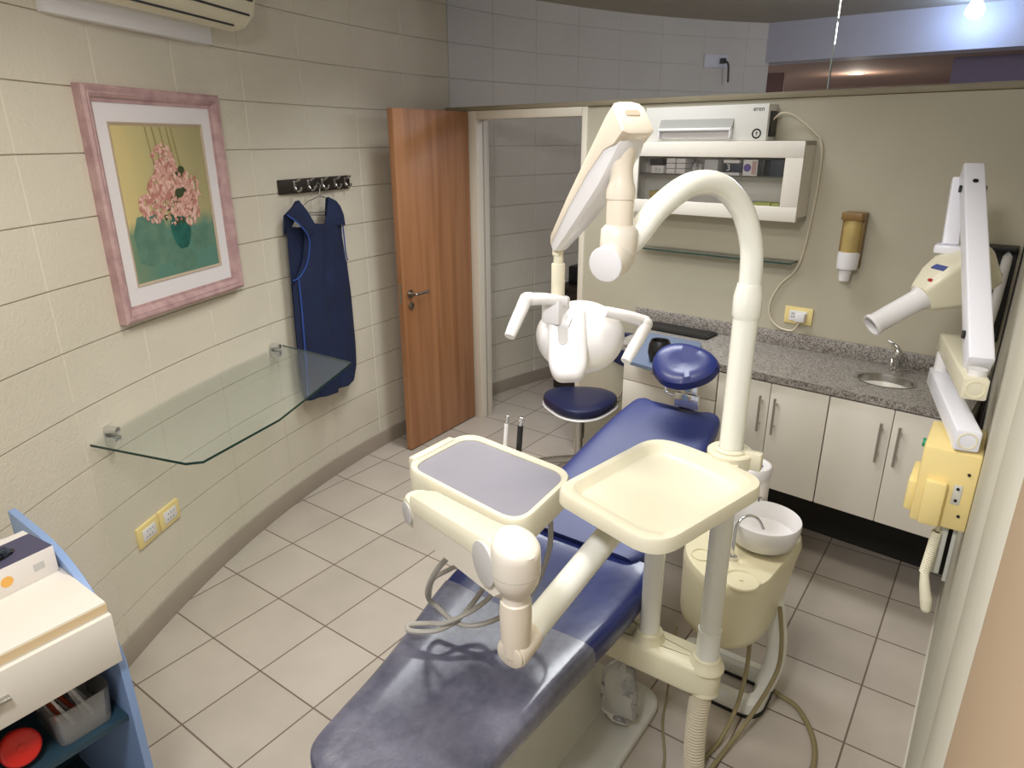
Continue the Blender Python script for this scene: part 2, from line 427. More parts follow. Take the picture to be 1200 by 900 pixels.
# right wall: smooth panels close to the camera, pilaster by the doorway
m = MB()
m.box(.055, .16, 1.18, 3.25, 0, CEIL, .002); m.box(.055, .16, .70, 1.174, 0, CEIL, .003)
m.box(.049, .055, 1.9, 3.19, 0, .012)
struct('wall_right', m, 'rightwall')
m = MB(); m.box(.048, .16, -.9, .66, 0, 2.2, .004); struct('trim_4', m, 'tan')
m = MB(); m.box(-4.2, .2, -1.66, -1.6, 2.15, CEIL); m.box(.1, .2, -1.6, -.9, 0, CEIL); struct('wall_light_block', m, 'part')  # unseen header added to keep entrance light off the upper wall
# beyond the glass: beam, lower ceiling, far walls
m = MB(); m.box(-2.5, 1.4, 6.2, 6.45, 2.42, CEIL); struct('trim_5', m, 'beam')
m = MB(); m.box(-3.2, 1.4, 6.45, 9.6, 2.42, 2.48); struct('trim_6', m, 'soffit')
m = MB(); m.box(-3.2, 1.4, 9.5, 9.6, 0, 2.42); struct('wall_far', m, 'soffit')
m = MB(); m.box(-.62, 1.4, 6.75, 6.85, 0, 2.42); struct('wall_side', m, 'purple')
m = MB(); m.box(1.3, 1.4, 3.2, 9.6, 0, CEIL); m.box(.16, 1.4, 3.2, 3.26, 0, CEIL); struct('wall_leak_block', m, 'purple')  # unseen walls added to stop outside light leaking into the passage
m = MB(); m.box(-2.65, -2.02, 7.2, 7.26, 0, 2.42); struct('wall_dark', m, 'darkred')

# door leaf standing open
hinge = V((-2.800, 3.430, 0)); free = V((-2.772, 2.765, 0))
dx = (free - hinge).normalized(); dn = V((0, 0, 1)).cross(dx)   # dn points to the room (+x)
if dn.x < 0: dn = -dn
T = basis(hinge, dx, -dn, V((0, 0, 1)))
DL = (free - hinge).length
def flip(T): return T
m = MB(T); m.box(0, DL, 0, .038, .008, 1.99, .002)
door = struct('door_1', m, 'wood')
m = MB(T)
m.cyl((DL - .06, 0, .985), (DL - .06, -.008, .985), .024, n=20); m.tube([(DL - .06, -.004, .985), (DL - .06, -.045, .985), (DL - .075, -.05, .985), (DL - .17, -.05, .985)], .009, n=10)
m.cyl((DL - .06, .038, .985), (DL - .06, .046, .985), .024, n=20); m.tube([(DL - .06, .04, .985), (DL - .06, .08, .985), (DL - .075, .085, .985), (DL - .17, .085, .985)], .009, n=10)
struct('door_handle', m, 'brass', door)
m = MB(T); m.cyl((DL - .06, 0, .915), (DL - .06, -.012, .915), .02, n=20, b=.003); m.box(DL - .063, DL - .057, -.014, -.01, .905, .925); m.box(DL, DL + .0012, .012, .028, .93, 1.05)
struct('door_lock', m, 'brass', door)

# ------------------------------------------------------------------ left wall things
# air conditioner with its white backing board
T = wallT(-1.80, 2.2, .0)
ac = thing('air_conditioner', 'ivory wall air conditioner above the flower picture', 'air conditioner', T.translation, T.to_3x3().to_4x4())
W2 = .47
m = MB(T); m.box(-W2, .318, -.045, 0.0, -.012, .30, .004); part('backing_board', m, 'whitep', ac)
prof = [(-.05, .065), (-.09, .043), (-.15, .053), (-.20, .098), (-.215, .165), (-.215, .30), (-.19, .315), (-.05, .315)]
m = MB(T)
def acx(x): return [(x, p[0], p[1]) for p in prof]
m.loft([acx(-.52), acx(.385)]); m.loft([acx(.385), [(.41, p[0] * .9 - .004, .07 + (p[1] - .07) * .93 + .005) for p in prof]])
part('body', m, 'cream', ac)
m = MB(T)
for (a, b) in (((-.15, .053), (-.20, .098)),):
    for f in (.05, .95):
        y = a[0] + (b[0] - a[0]) * f; z = a[1] + (b[1] - a[1]) * f
        m.box(-.47, .31 + .05 * f, y - .003, y + .003, z - .004, z + .003)
m.box(-.47, .37, -.2175, -.214, .185, .190)
part('louver_gap', m, 'black', ac)
m = MB(T); m.box(.27, .365, -.2185, -.208, .142, .172, .002); part('display', m, 'black', ac)

# framed flower painting
T = wallT(-1.846, 1.607, .018)
pic = thing('framed_picture', 'mauve framed painting of pink flowers in a green vase on the block wall', 'picture', T.translation, T.to_3x3().to_4x4())
w, h = .352, .394
def framering(m, w0, h0, w1, h1, y0, y1):
    o0 = [(-w0, y0, -h0), (w0, y0, -h0), (w0, y0, h0), (-w0, y0, h0)]; o1 = [(-w1, y1, -h1), (w1, y1, -h1), (w1, y1, h1), (-w1, y1, h1)]
    m.add(o0 + o1, [[i, (i + 1) % 4, 4 + (i + 1) % 4, 4 + i] for i in range(4)])
m = MB(T)
pr_ = [(0, 0.015), (0, -.028), (.010, -.034), (.022, -.028), (.026, -.030), (.036, -.024), (.042, -.014), (.052, -.012), (.052, .01)]
for a, b in zip(pr_, pr_[1:]): framering(m, w - a[0], h - a[0], w - b[0], h - b[0], a[1], b[1])
m.box(-w + .005, w - .005, .006, .014, -h + .005, h - .005)
part('frame', m, 'framep', pic)
m = MB(T)
q = .052; framering(m, w - q, h - q, w - .110, h - .116, -.008, -.006)
part('mat_board', m, 'matw', pic)
m = MB(T); framering(m, w - .106, h - .112, w - .108, h - .114, -.006, -.010); framering(m, w - .108, h - .114, w - .117, h - .123, -.010, -.005); part('fillet', m, 'gold', pic)
pw, ph = w - .115, h - .121
m = MB(T); m.box(-pw, pw, -.004, .0, -ph, ph)
painting = part('painting', m, 'canvas', pic)
m = MB(T)
R_ = random.Random(3)
def flat(pts, y): m.add([(p[0], y, p[1]) for p in pts], [list(range(len(pts)))])
m.mat(3)
for x in (-.075, -.04, .0, .035, .06):                        # drape folds behind the vase
    flat([(x, ph - .005), (x + .008, ph - .005), (x + .045 + R_.uniform(-.01, .02), -.0), (x + .038, .0)], -.0043)
m.mat(4)
flat([(-pw + .02, -.10), (-pw + .05, -.04), (-.10, -.03), (-.05, -.06), (-.045, -.13), (.05, -.15), (.06, -.19), (-.02, -.215), (-.14, -.225), (-pw + .03, -.20)], -.0045)
flat([(.08, -.12), (pw - .01, -.10), (pw - .01, -.19), (.10, -.20)], -.0044)
m.mat(5)
flat([(cx + .072 * cos(a), -.225 + .042 * sin(a)) for cx in (.03,) for a in [2 * pi * k / 20 for k in range(20)] if -.225 + .042 * sin(a) > -ph + .004], -.0046)
m.mat(0)
vp = [(.034 + (x - .065) * 1.12, z) for x, z in [(.030, -.03), (.022, -.055), (.014, -.09), (.020, -.130), (.036, -.165), (.052, -.178), (.085, -.178), (.1, -.162), (.114, -.125), (.116, -.09), (.108, -.055), (.1, -.03)]]
flat(vp[::-1], -.0052)
m.mat(2)
for k in range(70):
    a = R_.uniform(0, 2 * pi); r = R_.uniform(.01, .09); x = .02 + r * 1.35 * cos(a); z = .03 + r * sin(a) * 1.2; s_ = R_.uniform(.008, .02)
    flat([(x + s_ * cos(t) * R_.uniform(.5, 1), z + s_ * sin(t) * R_.uniform(.5, 1)) for t in [2 * pi * j / 7 for j in range(7)]], -.0052 - k * 2e-6)
clusters = [(.018 + (x_ - .03) * 1.35, .035 + (z_ - .03) * 1.3, r_ * 1.25) for x_, z_, r_ in [(.012, .115, .05), (-.058, .0, .05), (.02, .0, .062), (.1, .03, .055), (.09, -.02, .05), (.03, .07, .05), (-.02, .045, .042)]]
k2 = 0
for cx, cz, cr in clusters:
    for k in range(120):
        a = R_.uniform(0, 2 * pi); r = cr * sqrt(R_.random()); x = cx + r * cos(a); z = cz + r * sin(a); k2 += 1
        s_ = R_.uniform(.006, .016); t0 = R_.uniform(0, 6)
        m.mat(6 + R_.choice((0, 0, 1, 2)))
        flat([(x + s_ * cos(t0 + t) * R_.uniform(.35, 1.), z + s_ * sin(t0 + t) * R_.uniform(.35, 1.)) for t in [2 * pi * j / 6 for j in range(6)]], -.0056 - k2 * 1.2e-6)
m.mat(2)
flat([(.085 + .020 * cos(t), .115 + .014 * sin(t)) for t in [2 * pi * j / 10 for j in range(10)]], -.0066)
flat([(.055 + .026 * cos(t), .030 + .018 * sin(t)) for t in [2 * pi * j / 10 for j in range(10)]], -.0066)
part('painted_bouquet', m, ['vase', 'vase', 'leaf', 'drape', 'shadowp', 'shadowp', 'petal1', 'petal2', 'petal3'], painting)

# hook rack, hanger, apron
T = wallT(-.87, 1.617, 0)
rk = thing('hook_rack', 'dark wooden rack with metal coat hooks on the block wall', 'coat rack', T.translation, T.to_3x3().to_4x4())
m = MB(T); m.box(-.268, .268, -.02, 0, -.034, .034, .005); part('board', m, 'darkwood', rk)
for x in (-.165, -.065, .04, .14, .225):
    m = MB(T); m.box(x - .009, x + .009, -.024, -.02, -.022, .026, .001)
    m.tube([(x, -.022, .018), (x, -.04, .024), (x + .003, -.058, .034)], .005, n=8); m.tube([(x, -.022, -.004), (x, -.036, -.020), (x, -.054, -.018), (x, -.062, -.004)], .0055, n=8)
    part('hook', m, 'steel', rk)
T = wallT(-.905, 1.585, .06)
m = MB(T)
m.tube([(-.012, 0, .022), (-.018, 0, .034), (-.035 + .03, 0, .043), (.012, 0, .03), (.004, 0, .012), (.0, 0, -.02)], .0025, n=6)
m.tube([(0, 0, -.02), (-.09, .0, -.04), (-.19, .002, -.085)], .0024, n=6, smooth=False); m.tube([(0, 0, -.02), (.07, 0, -.04), (.14, -.0, -.085)], .0024, n=6, smooth=False)
m.tube([(-.19, .002, -.085), (.0, 0, -.10), (.14, 0, -.085)], .0024, n=6); m.tube([(-.15, .0, -.10), (.11, 0, -.125)], .0024, n=6, smooth=False)
solo('clothes_hanger', m, 'steel', 'thin wire hanger holding the navy apron', 'hanger')

# apron: two skins joined by side seams, straps over the hanger
T = wallT(-.945, 1.02, .055)
ap = thing('apron', 'navy cloth apron hanging from the hook rack by the glass shelf', 'apron', T.translation, T.to_3x3().to_4x4())
def interp(tab, z):
    if z <= tab[0][0]: return tab[0][1]
    for (a, u), (b, v) in zip(tab, tab[1:]):
        if a <= z <= b: return u + (v - u) * (z - a) / (b - a)
    return tab[-1][1]
OL = [(-.47, -.225), (-.42, -.238), (-.1, -.236), (.17, -.226), (.30, -.222), (.45, -.212)]
OR = [(-.47, .19), (-.40, .222), (-.27, .232), (.02, .227), (.2, .216), (.42, .19), (.45, .19)]
FL = [(-.47, -.225), (-.42, -.238), (-.1, -.236), (.12, -.226), (.17, -.19), (.21, -.152), (.26, -.125), (.34, -.106), (.43, -.098)]
FR = [(-.47, .19), (-.40, .222), (-.27, .232), (.02, .227), (.19, .21), (.24, .19), (.32, .184), (.43, .188)]
def skin(z0, z1, yoff, bulge, L, R, nz=30, nx=30, hem=0.):
    vs = []; fs = []
    for i in range(nz + 1):
        f = i / nz; z = z0 + (z1 - z0) * f; l = interp(L, z); r = interp(R, z)
        for j in range(nx + 1):
            u = j / nx; x = l + (r - l) * u
            fold = (.014 * sin(u * 15 + 1.3 * sin(z * 4)) + .007 * sin(u * 29 + z * 7)) * (1 - .6 * f)
            w_ = max(0, 1 - (2 * u - 1) ** 2)
            vs.append((x, yoff - bulge * w_ ** .5 + fold * w_, z + hem * sin(u * pi) * (1 - f) - .02 * f * sin(u * pi) * (z1 > .4)))
    n = nx + 1
    for i in range(nz):
        for j in range(nx): a = i * n + j; fs.append([a, a + 1, a + n + 1, a + n])
    return vs, fs
m = MB(T)
vs, fs = skin(-.47, .43, 0., .045, FL, FR, hem=-.012); m.add(vs, fs)
vs, fs = skin(-.465, .42, .004, -.014, OL, OR); m.add(vs, fs)
part('body', m, 'cloth', ap)
def strap(st):
    m = MB(T); L_ = []
    for (lx, lz), (rx, rz), y in st:
        L_.append([(lx, y, lz), (lx, y + .006, lz), ((lx + rx) / 2, y - .006, (lz + rz) / 2 + .004), (rx, y + .006, rz), (rx, y, rz), ((lx + rx) / 2, y - .012, (lz + rz) / 2 + .004)])
    m.loft(L_); return m
part('strap', strap([((-.102, .36), (-.05, .415), -.034), ((-.16, .43), (-.09, .485), -.026), ((-.212, .478), (-.12, .535), -.008), ((-.216, .47), (-.126, .53), .008), ((-.216, .38), (-.13, .44), .02)]), 'cloth', ap)
part('strap', strap([((.022, .40), (.188, .385), -.034), ((.062, .465), (.192, .44), -.026), ((.104, .535), (.194, .482), -.008), ((.106, .53), (.194, .476), .008), ((.10, .44), (.192, .40), .02)]), 'cloth', ap)
part('piping', MB(T).tube([(-.213, -.006, .475), (-.16, -.03, .425), (-.108, -.036, .35), (-.124, -.032, .26), (-.152, -.028, .21), (-.19, -.02, .172), (-.222, -.008, .16)], .0035, n=6), 'bind', ap)
part('piping', MB(T).tube([(.190, -.014, .42), (.184, -.022, .32), (.19, -.02, .24), (.21, -.012, .195)], .0035, n=6), 'bind', ap)
part('piping', MB(T).tube([(-.20, -.024, .165), (-.205, -.026, 0), (-.215, -.024, -.25), (-.222, -.018, -.44)], .004, n=6), 'bind', ap)

# glass wall shelf
T = wallT(-1.85, .862, 0)
gs = thing('glass_shelf', 'green glass wall shelf on two chrome brackets under the flower picture', 'shelf', T.translation, T.to_3x3().to_4x4())
def sag(x): return RW - sqrt(RW * RW - x * x)
def shelfout():
    b = [(x, -sag(x) - .008) for x in [-.61 + 1.21 * k / 16 for k in range(17)]]
    fr = [wall(-1.245, 0, .012)]
    A = T.inverted()
    def loc(x, y): q = A @ V((x, y, .862)); return (q.x, q.y)
    f = [loc(-2.335, 1.975), loc(-2.31, 1.93), loc(-2.03, 1.36), loc(-1.935, 1.005), loc(-1.968, .965)]
    return b, f
b_, f_ = shelfout()
poly = b_ + f_
m = MB(T)
n = len(poly); m.add([(p[0], p[1], 0) for p in poly] + [(p[0], p[1], .009) for p in poly], [list(range(n))[::-1], list(range(n, 2 * n))])
sheet = part('glass_pane', m, 'glass', gs)
m = MB(T)
m.add([(p[0], p[1], 0) for p in poly] + [(p[0], p[1], .009) for p in poly], [[i, (i + 1) % n, n + (i + 1) % n, n + i] for i in range(len(b_) - 1, n)])
part('glass_edge', m, 'edge', gs, 'dark green polished edge')
for x in (-.515, .53):
    m = MB(T); y = -sag(x)
    m.cyl((x, y, .02), (x, y - .05, .022), .017, .013, n=16, b=.004); m.box(x - .016, x + .016, y - .045, y, -.03, -.0005, .006); m.box(x - .014, x + .014, y - .006, y, -.034, .034, .003)
    part('bracket', m, 'chrome', gs)

# two outlets
for k, (s, z) in enumerate(((-2.275, .417), (-2.145, .417))):
    T = wallT(s, z, 0)
    t = thing('wall_outlet', ('yellowed outlet plate low on the block wall, the one nearer the blue cart', 'yellowed outlet plate low on the block wall, the one farther from the blue cart')[k], 'outlet', T.translation, T.to_3x3().to_4x4())
    m = MB(T); m.box(-.062, .062, -.010, .003, -.043, .043, .004); part('plate', m, 'yellow', t)
    m = MB(T); m.box(-.038, .038, -.013, -.009, -.024, .024, .002); part('socket', m, 'whitep', t)
    m = MB(T)
    for a in (-1, 1):
        for x in (-.016, .0, .016): m.box(x - .002 + a * .004, x + .002 + a * .004, -.0135, -.0125, a * .010 - .003, a * .010 + .004)
    part('pin_slots', m, 'slotgrey', t)

# ------------------------------------------------------------------ corner cart (lower left)
ct = thing('drawer_cart', 'blue sided cart with a white top drawer in the lower left corner', 'cart', (-1.75, .15, 0))
X0, X1, Y0, Y1 = -2.0, -1.49, -.32, .51
m = MB(); m.box(X0 + .02, X1, Y0, Y1 - .012, .82, .85, .002); part('top', m, 'white', ct)
m = MB(); m.box(X1 - .006, X1 + .001, Y0, Y1 - .012, .826, .8455); part('edge_strip', m, 'striptan', ct, 'worn tan edge strip of the white top')
m = MB(); m.box(X0 + .04, X1 + .012, Y0, Y1 - .010, .69, .82, .002)
dr = part('drawer', m, 'white', ct)
m = MB(); m.box(X1 + .012, X1 + .03, .20, .285, .755, .763, .003); part('handle', m, 'steel', dr)
def side(y):
    m = MB(basis((0, y, 0), V((1, 0, 0)), V((0, 0, 1)), V((0, -1, 0))))
    pl = [(X0, .02), (X1 - .005, .02), (X1 - .005, .50), (X1 - .012, .68), (X1 - .10, .82), (X1 - .20, .875), (X1 - .30, .90), (X0, .91)]
    m.prism(roundpoly(pl, [.0, .0, .03, .03, .05, .08, .05, .0], 4), 0, .018, .001, 1); return m
part('side_panel', side(Y1 + .006), 'blue', ct); part('side_panel', side(Y0), 'blue', ct)
m = MB(); m.box(X0, X0 + .016, Y0 + .0, Y1 - .013, .05, .80); part('back_panel', m, 'teal', ct)
for z in (.05, .49): part('shelf', MB().box(X0 + .02, X1 - .03, Y0, Y1 - .013, z, z + .016), 'teal', ct)
# on the shelf: clear bin with tools, red round tub
m = MB()
T2 = Matrix.Translation((-1.615, .418, .507))
def openbox(m, x, y, z, t, tp=1.1):
    A = rrect(-x, x, -y, y, .02); B = [(p[0] * tp, p[1] * tp) for p in A]; Ai = [(p[0] * (1 - t / x), p[1] * (1 - t / y)) for p in A]; Bi = [(p[0] * (tp - t / x), p[1] * (tp - t / y)) for p in A]
    m.loft([[(p[0], p[1], .0) for p in A], [(p[0], p[1], z) for p in B], [(p[0], p[1], z) for p in Bi], [(p[0], p[1], t) for p in Ai]])
m.T = T2; openbox(m, .075, .058, .095, .003, 1.12)
solo('storage_bin', m, 'bin', 'clear plastic bin of tools on the cart shelf', 'bin')
R_ = random.Random(5)
for k in range(9):
    x = -1.655 + .022 * (k % 4); y = .375 + .0105 * k
    bot = (x, y, .5125); tip = (x + .03 + R_.uniform(-.01, .02), y - .045 + R_.uniform(-.006, .006), .655 + R_.uniform(-.02, .02))
    red = k in (2, 5)
    m = MB(); m.cyl(bot, V(bot).lerp(V(tip), .75), .0055 if red else .0042, n=10); m.cyl(V(bot).lerp(V(tip), .75), tip, .003, n=8)
    solo('mixing_stick', m, 'redbrown' if red else 'whitep', ('red-brown stick standing in the clear bin on the cart' if red else 'white slim stick standing in the clear bin on the cart'), 'stick', 'red-brown sticks in the bin' if red else 'white sticks in the bin')
m = MB(look((-1.56, .292, .558), (.8, -.05, .45)))
m.lathe([(.034, -.04), (.038, -.036), (.0405, 0), (.0385, .006), (.034, .009), (.008, .0105), (.008, .0135), (.0005, .014)], n=32)
solo('round_container', m, 'red', 'round red lidded container leaning on the cart shelf', 'container')

# glove box on top of the cart
gb = thing('glove_box', 'white and slate glove box on top of the cart', 'box', (-1.755, .40, .85), Matrix.Rotation(radians(6), 4, 'Z'))
T = world(gb)
m = MB(T); gx0, gx1, gy0, gy1, gz = -.075, .06, -.15, .085, .07
m.box(gx0, gx1, gy0, gy1, 0, gz, .002); part('carton', m, 'card', gb)
m = MB(T); m.box(gx0 + .03, gx1 - .001, gy0, gy1 - .001, gz, gz + .0008); part('top_print', m, 'carddark', gb)
m = MB(T); m.prism([(.0 + .028 * cos(t), -.03 + .06 * sin(t)) for t in [2 * pi * k / 20 for k in range(20)]], gz + .0008, gz + .0016); part('opening', m, 'black', gb)
m = MB(T)
R_ = random.Random(2)
for k in range(7):
    m.tube([(-.01 + R_.uniform(-.012, .012), -.06 + k * .011, gz + .001), (R_.uniform(-.012, .012), -.055 + k * .011, gz + .010 + R_.random() * .008), (.012, -.05 + k * .011, gz + .001)], .006, n=7)
part('glove', m, 'navycard', gb)
for a, b, c, d in ((-.115, -.085, .022, .042), (.035, .058, .026, .044)): part('side_print', MB(T).box(gx1, gx1 + .0006, a, b, c, d), 'greyp', gb)
m = MB(T); m.cyl((gx1, -.022, .034), (gx1 + .0007, -.022, .034), .013, n=16); part('side_mark', m, 'orange', gb)
part('lettering', textmb('NITRILE', .022, T @ Matrix.Translation((.035, -.095, gz + .001)) @ Matrix.Rotation(pi / 2, 4, 'Z')), 'card', gb)

# ------------------------------------------------------------------ wall cabinet on the partition
uc = thing('wall_cabinet', 'white wall cabinet with a glass front on the cream partition', 'cabinet', P(1.6, 0, 1.5), Prot())
UD = .12; cx0, cx1, cz0, cz1 = 1.235, 2.072, 1.487, 1.818
m = MB(PT); t_ = .018
m.box(cx0, cx1, -UD, 0, cz0, cz0 + t_); m.box(cx0, cx1, -UD, 0, cz1 - t_, cz1); m.box(cx0, cx0 + t_, -UD, 0, cz0, cz1); m.box(cx1 - t_, cx1, -UD, 0, cz0, cz1); m.box(cx0, cx1, -.006, 0, cz0, cz1)
part('carcass', m, 'white', uc)
fw = .05
m = MB(PT)
y0, y1 = -UD - .018, -UD
m.box(cx0, cx1, y0, y1, cz0, cz0 + .062, .002); m.box(cx0, cx1, y0, y1, cz1 - .068, cz1, .002); m.box(cx0, cx0 + fw, y0, y1, cz0 + .062, cz1 - .068, .001); m.box(cx1 - .075, cx1, y0, y1, cz0 + .062, cz1 - .068, .001)
dr = part('door', m, 'white', uc)
m = MB(PT); m.box(cx0 + fw, cx1 - .075, -UD - .012, -UD - .008, cz0 + .062, cz1 - .068); part('glass_pane', m, 'pane', dr)
SHZ = 1.672
m = MB(PT); m.box(cx0 + t_, cx1 - t_, -UD + .004, -.006, SHZ - .006, SHZ); part('glass_shelf', m, 'glass', uc)
def ubox(x0, x1, z0, z1, mt, name, label, cat, d0=.03, d1=.113, grp=None, extra=None):
    m = MB(PT); m.box(x0, x1, -d1, -d0, z0, z1, .0015)
    t = thing(name, label, cat, P((x0 + x1) / 2, (d0 + d1) / 2, z0), Prot(), grp)
    part('carton', m, mt, t)
    if extra: extra(t, x0, x1, z0, z1, d1)
    return t
fl = cz0 + t_
def ex3(t, x0, x1, z0, z1, d):
    part('lettering', textmb('3', .04, PT @ Matrix.Translation((x0 + .022, -d - .0004, (z0 + z1) / 2)) @ Matrix.Rotation(pi / 2, 4, 'X')), 'card', t)
ubox(1.715, 1.80, SHZ + .012, SHZ + .052, 'navycard', 'carton', 'dark carton marked 3 on the cabinet shelf', 'carton', extra=ex3)
ubox(1.71, 1.79, SHZ, SHZ + .012, 'card', 'flat_packet', 'flat white packet under the dark carton marked 3', 'packet')
ubox(1.712, 1.786, SHZ + .052, SHZ + .066, 'card', 'flat_packet', 'flat white packet on top of the dark carton marked 3', 'packet')
def exv(t, x0, x1, z0, z1, d):
    m = MB(PT); m.cyl(((x0 + x1) / 2 - .012, -d - .0006, (z0 + z1) / 2), ((x0 + x1) / 2 - .012, -d, (z0 + z1) / 2), .017, n=20); part('violet_print', m, 'violet', t)
    m = MB(PT); m.box((x0 + x1) / 2 + .008, x1 - .004, -d - .0005, -d, z0 + .006, z1 - .006); part('pink_print', m, 'pinkskin', t)
ubox(1.805, 1.87, SHZ, SHZ + .068, 'card', 'carton', 'white carton with a violet picture on the cabinet shelf', 'carton', extra=exv)
ubox(1.873, 1.90, SHZ, SHZ + .068, 'black', 'carton', 'narrow black carton right of the violet picture carton', 'carton')
ubox(1.925, 1.985, SHZ - .0 + .0, SHZ + .07, 'navycard', 'carton', 'dark slate carton at the right end of the cabinet shelf', 'carton')
for i in range(2):
    for j in range(3):
        a = 1.425 + i * .052; z = SHZ + j * .024
        ubox(a, a + .046, z, z + .022, 'card', 'small_carton', 'small white carton in the %s of the pile on the cabinet shelf, %s column' % (('bottom row', 'middle row', 'top row')[j], ('left', 'right')[i]), 'carton', grp='white cartons on the cabinet shelf')
ubox(1.345, 1.41, SHZ, SHZ + .036, 'card', 'carton', 'white carton with grey print left of the small carton pile', 'carton', extra=lambda t, x0, x1, z0, z1, d: part('print', MB(PT).box(x0 + .02, x0 + .035, -d - .0005, -d, z0 + .006, z1 - .01).box(x0 + .04, x0 + .052, -d - .0005, -d, z0 + .006, z1 - .014), 'greyp', t))
ubox(1.335, 1.40, SHZ + .036, SHZ + .066, 'black', 'carton', 'black carton lying on the white carton with grey print', 'carton')
for k, x in enumerate((1.545, 1.575)):
    m = MB(PT @ Matrix.Translation((x, -.055, SHZ))); m.lathe([(.012, 0), (.0125, .002), (.0125, .03), (.007, .036), (.007, .046), (.0005, .047)], n=14)
    solo('small_bottle', m, 'greyp', 'small grey bottle beside the white carton pile, %s one' % ('left', 'right')[k], 'bottle', 'small bottles on the cabinet shelf')
ubox(1.62, 1.685, SHZ, SHZ + .066, 'greyp', 'carton', 'pale grey carton in the middle of the cabinet shelf', 'carton')
ubox(1.87, 1.945, fl, fl + .055, 'lime', 'carton', 'lime green carton on the cabinet floor, the wider one', 'carton')
ubox(1.95, 1.985, fl, fl + .055, 'lime', 'carton', 'lime green carton at the right end of the cabinet floor', 'carton')
ubox(1.80, 1.862, fl, fl + .055, 'greyp', 'carton', 'grey carton left of the lime green cartons', 'carton')
ubox(1.335, 1.43, fl, fl + .05, 'card', 'carton', 'white carton lying on the cabinet floor at its left end', 'carton')
ubox(1.34, 1.425, fl + .05, fl + .085, 'amber', 'carton', 'yellowish carton on the white carton at the left of the cabinet floor', 'carton')

# steriliser box on the cabinet
M['offwhite'] = mat('off_white_metal', (216, 214, 206), .4)
st = thing('sterilizer_box', 'white appliance with a drawer slot on top of the wall cabinet', 'appliance', P(1.62, .06, 1.819), Prot())
sx0, sx1, sz0, sz1, sd = 1.30, 1.895, 1.819, 1.968, .118
m = MB(PT); m.box(sx0, sx1, -sd, -.01, sz0, sz1, .003); part('housing', m, 'offwhite', st)
m = MB(PT)
yf = -sd
m.add([(1.385, yf - .001, 1.912), (1.745, yf - .001, 1.912), (1.745, yf - .001, 1.872), (1.385, yf - .001, 1.872), (1.385, yf - .020, 1.872), (1.745, yf - .020, 1.872)], [[0, 1, 5, 4], [0, 4, 3], [1, 2, 5], [3, 4, 5, 2]])
m.add([], [])
part('slot_shade', m, 'slotgrey', st)  # grey colour put in for the shade of the recess
m = MB(PT); m.box(1.385, 1.745, yf - .030, yf - .012, 1.862, 1.874, .003); m.box(1.385, 1.393, yf - .028, yf, 1.83, 1.87, .002); m.box(1.737, 1.745, yf - .028, yf, 1.83, 1.87, .002); m.box(1.393, 1.737, yf - .006, yf, 1.828, 1.862, .001)
part('drawer', m, 'whitep', st)
part('lettering', textmb('eren', .027, PT @ Matrix.Translation((1.852, yf - .0004, 1.948)) @ Matrix.Rotation(pi / 2, 4, 'X')), 'black', st)
m = MB(PT)
T2 = PT @ Matrix.Translation((1.852, yf, 1.848)) @ Matrix.Rotation(pi / 2, 4, 'X'); m.T = T2
ro, ri = .021, .0145
vs = [(r * cos(2 * pi * k / 28), r * sin(2 * pi * k / 28), .0008) for r in (ro, ri) for k in range(28)]
m.add(vs, [[k, (k + 1) % 28, 28 + (k + 1) % 28, 28 + k] for k in range(28)])
m.add([(-.0015, -.009, .0008), (.0015, -.009, .0008), (.0015, .009, .0008), (-.0015, .009, .0008)], [[0, 1, 2, 3]]); m.add([(-.007, .0, .0008), (0, .009, .0008), (.007, .0, .0008), (.004, .0, .0008), (0, .005, .0008), (-.004, 0, .0008)], [[0, 1, 4, 5], [1, 2, 3, 4]])
part('round_mark', m, 'black', st)
m = MB(PT); m.box(sx1, sx1 + .003, -sd + .02, -.02, 1.835, 1.94, .001); m.box(sx1, sx1 + .006, -sd + .03, -.035, 1.845, 1.88); part('side_vent', m, 'black', st)
m = MB(PT)
m.tube([(1.895, -.06, 1.905), (1.93, -.055, 1.93), (1.98, -.04, 1.918), (2.06, -.02, 1.855), (2.098, -.012, 1.80), (2.105, -.01, 1.66), (2.096, -.01, 1.48), (2.08, -.01, 1.33), (2.055, -.012, 1.255), (2.0, -.012, 1.19), (1.965, -.014, 1.10), (1.975, -.014, 1.03), (2.02, -.014, .99), (2.08, -.016, .985), (2.11, -.03, 1.02), (2.118, -.04, 1.045)], .0042, n=8)
part('power_cord', m, 'corr', st, 'cream cord looping down to the outlet')
m = MB(PT); m.box(2.095, 2.138, -.046, -.016, 1.035, 1.075, .005); part('plug', m, 'whitep', st)

# thin glass shelf, dispenser, outlet
g2 = thing('glass_shelf', 'thin glass shelf below the wall cabinet on the partition', 'shelf', P(1.65, 0, 1.30), Prot())
m = MB(PT); m.box(1.28, 2.06, -.10, -.001, 1.30, 1.306); part('glass_pane', m, 'glass', g2)
m = MB(PT); m.box(1.28, 2.06, -.102, -.1, 1.2995, 1.3065); m.box(2.06, 2.062, -.1, -.001, 1.2995, 1.3065); part('glass_edge', m, 'edge', g2)
for x in (1.40, 1.95):
    m = MB(PT); m.box(x - .01, x + .01, -.03, 0, 1.285, 1.2995, .003); part('bracket', m, 'chrome', g2)

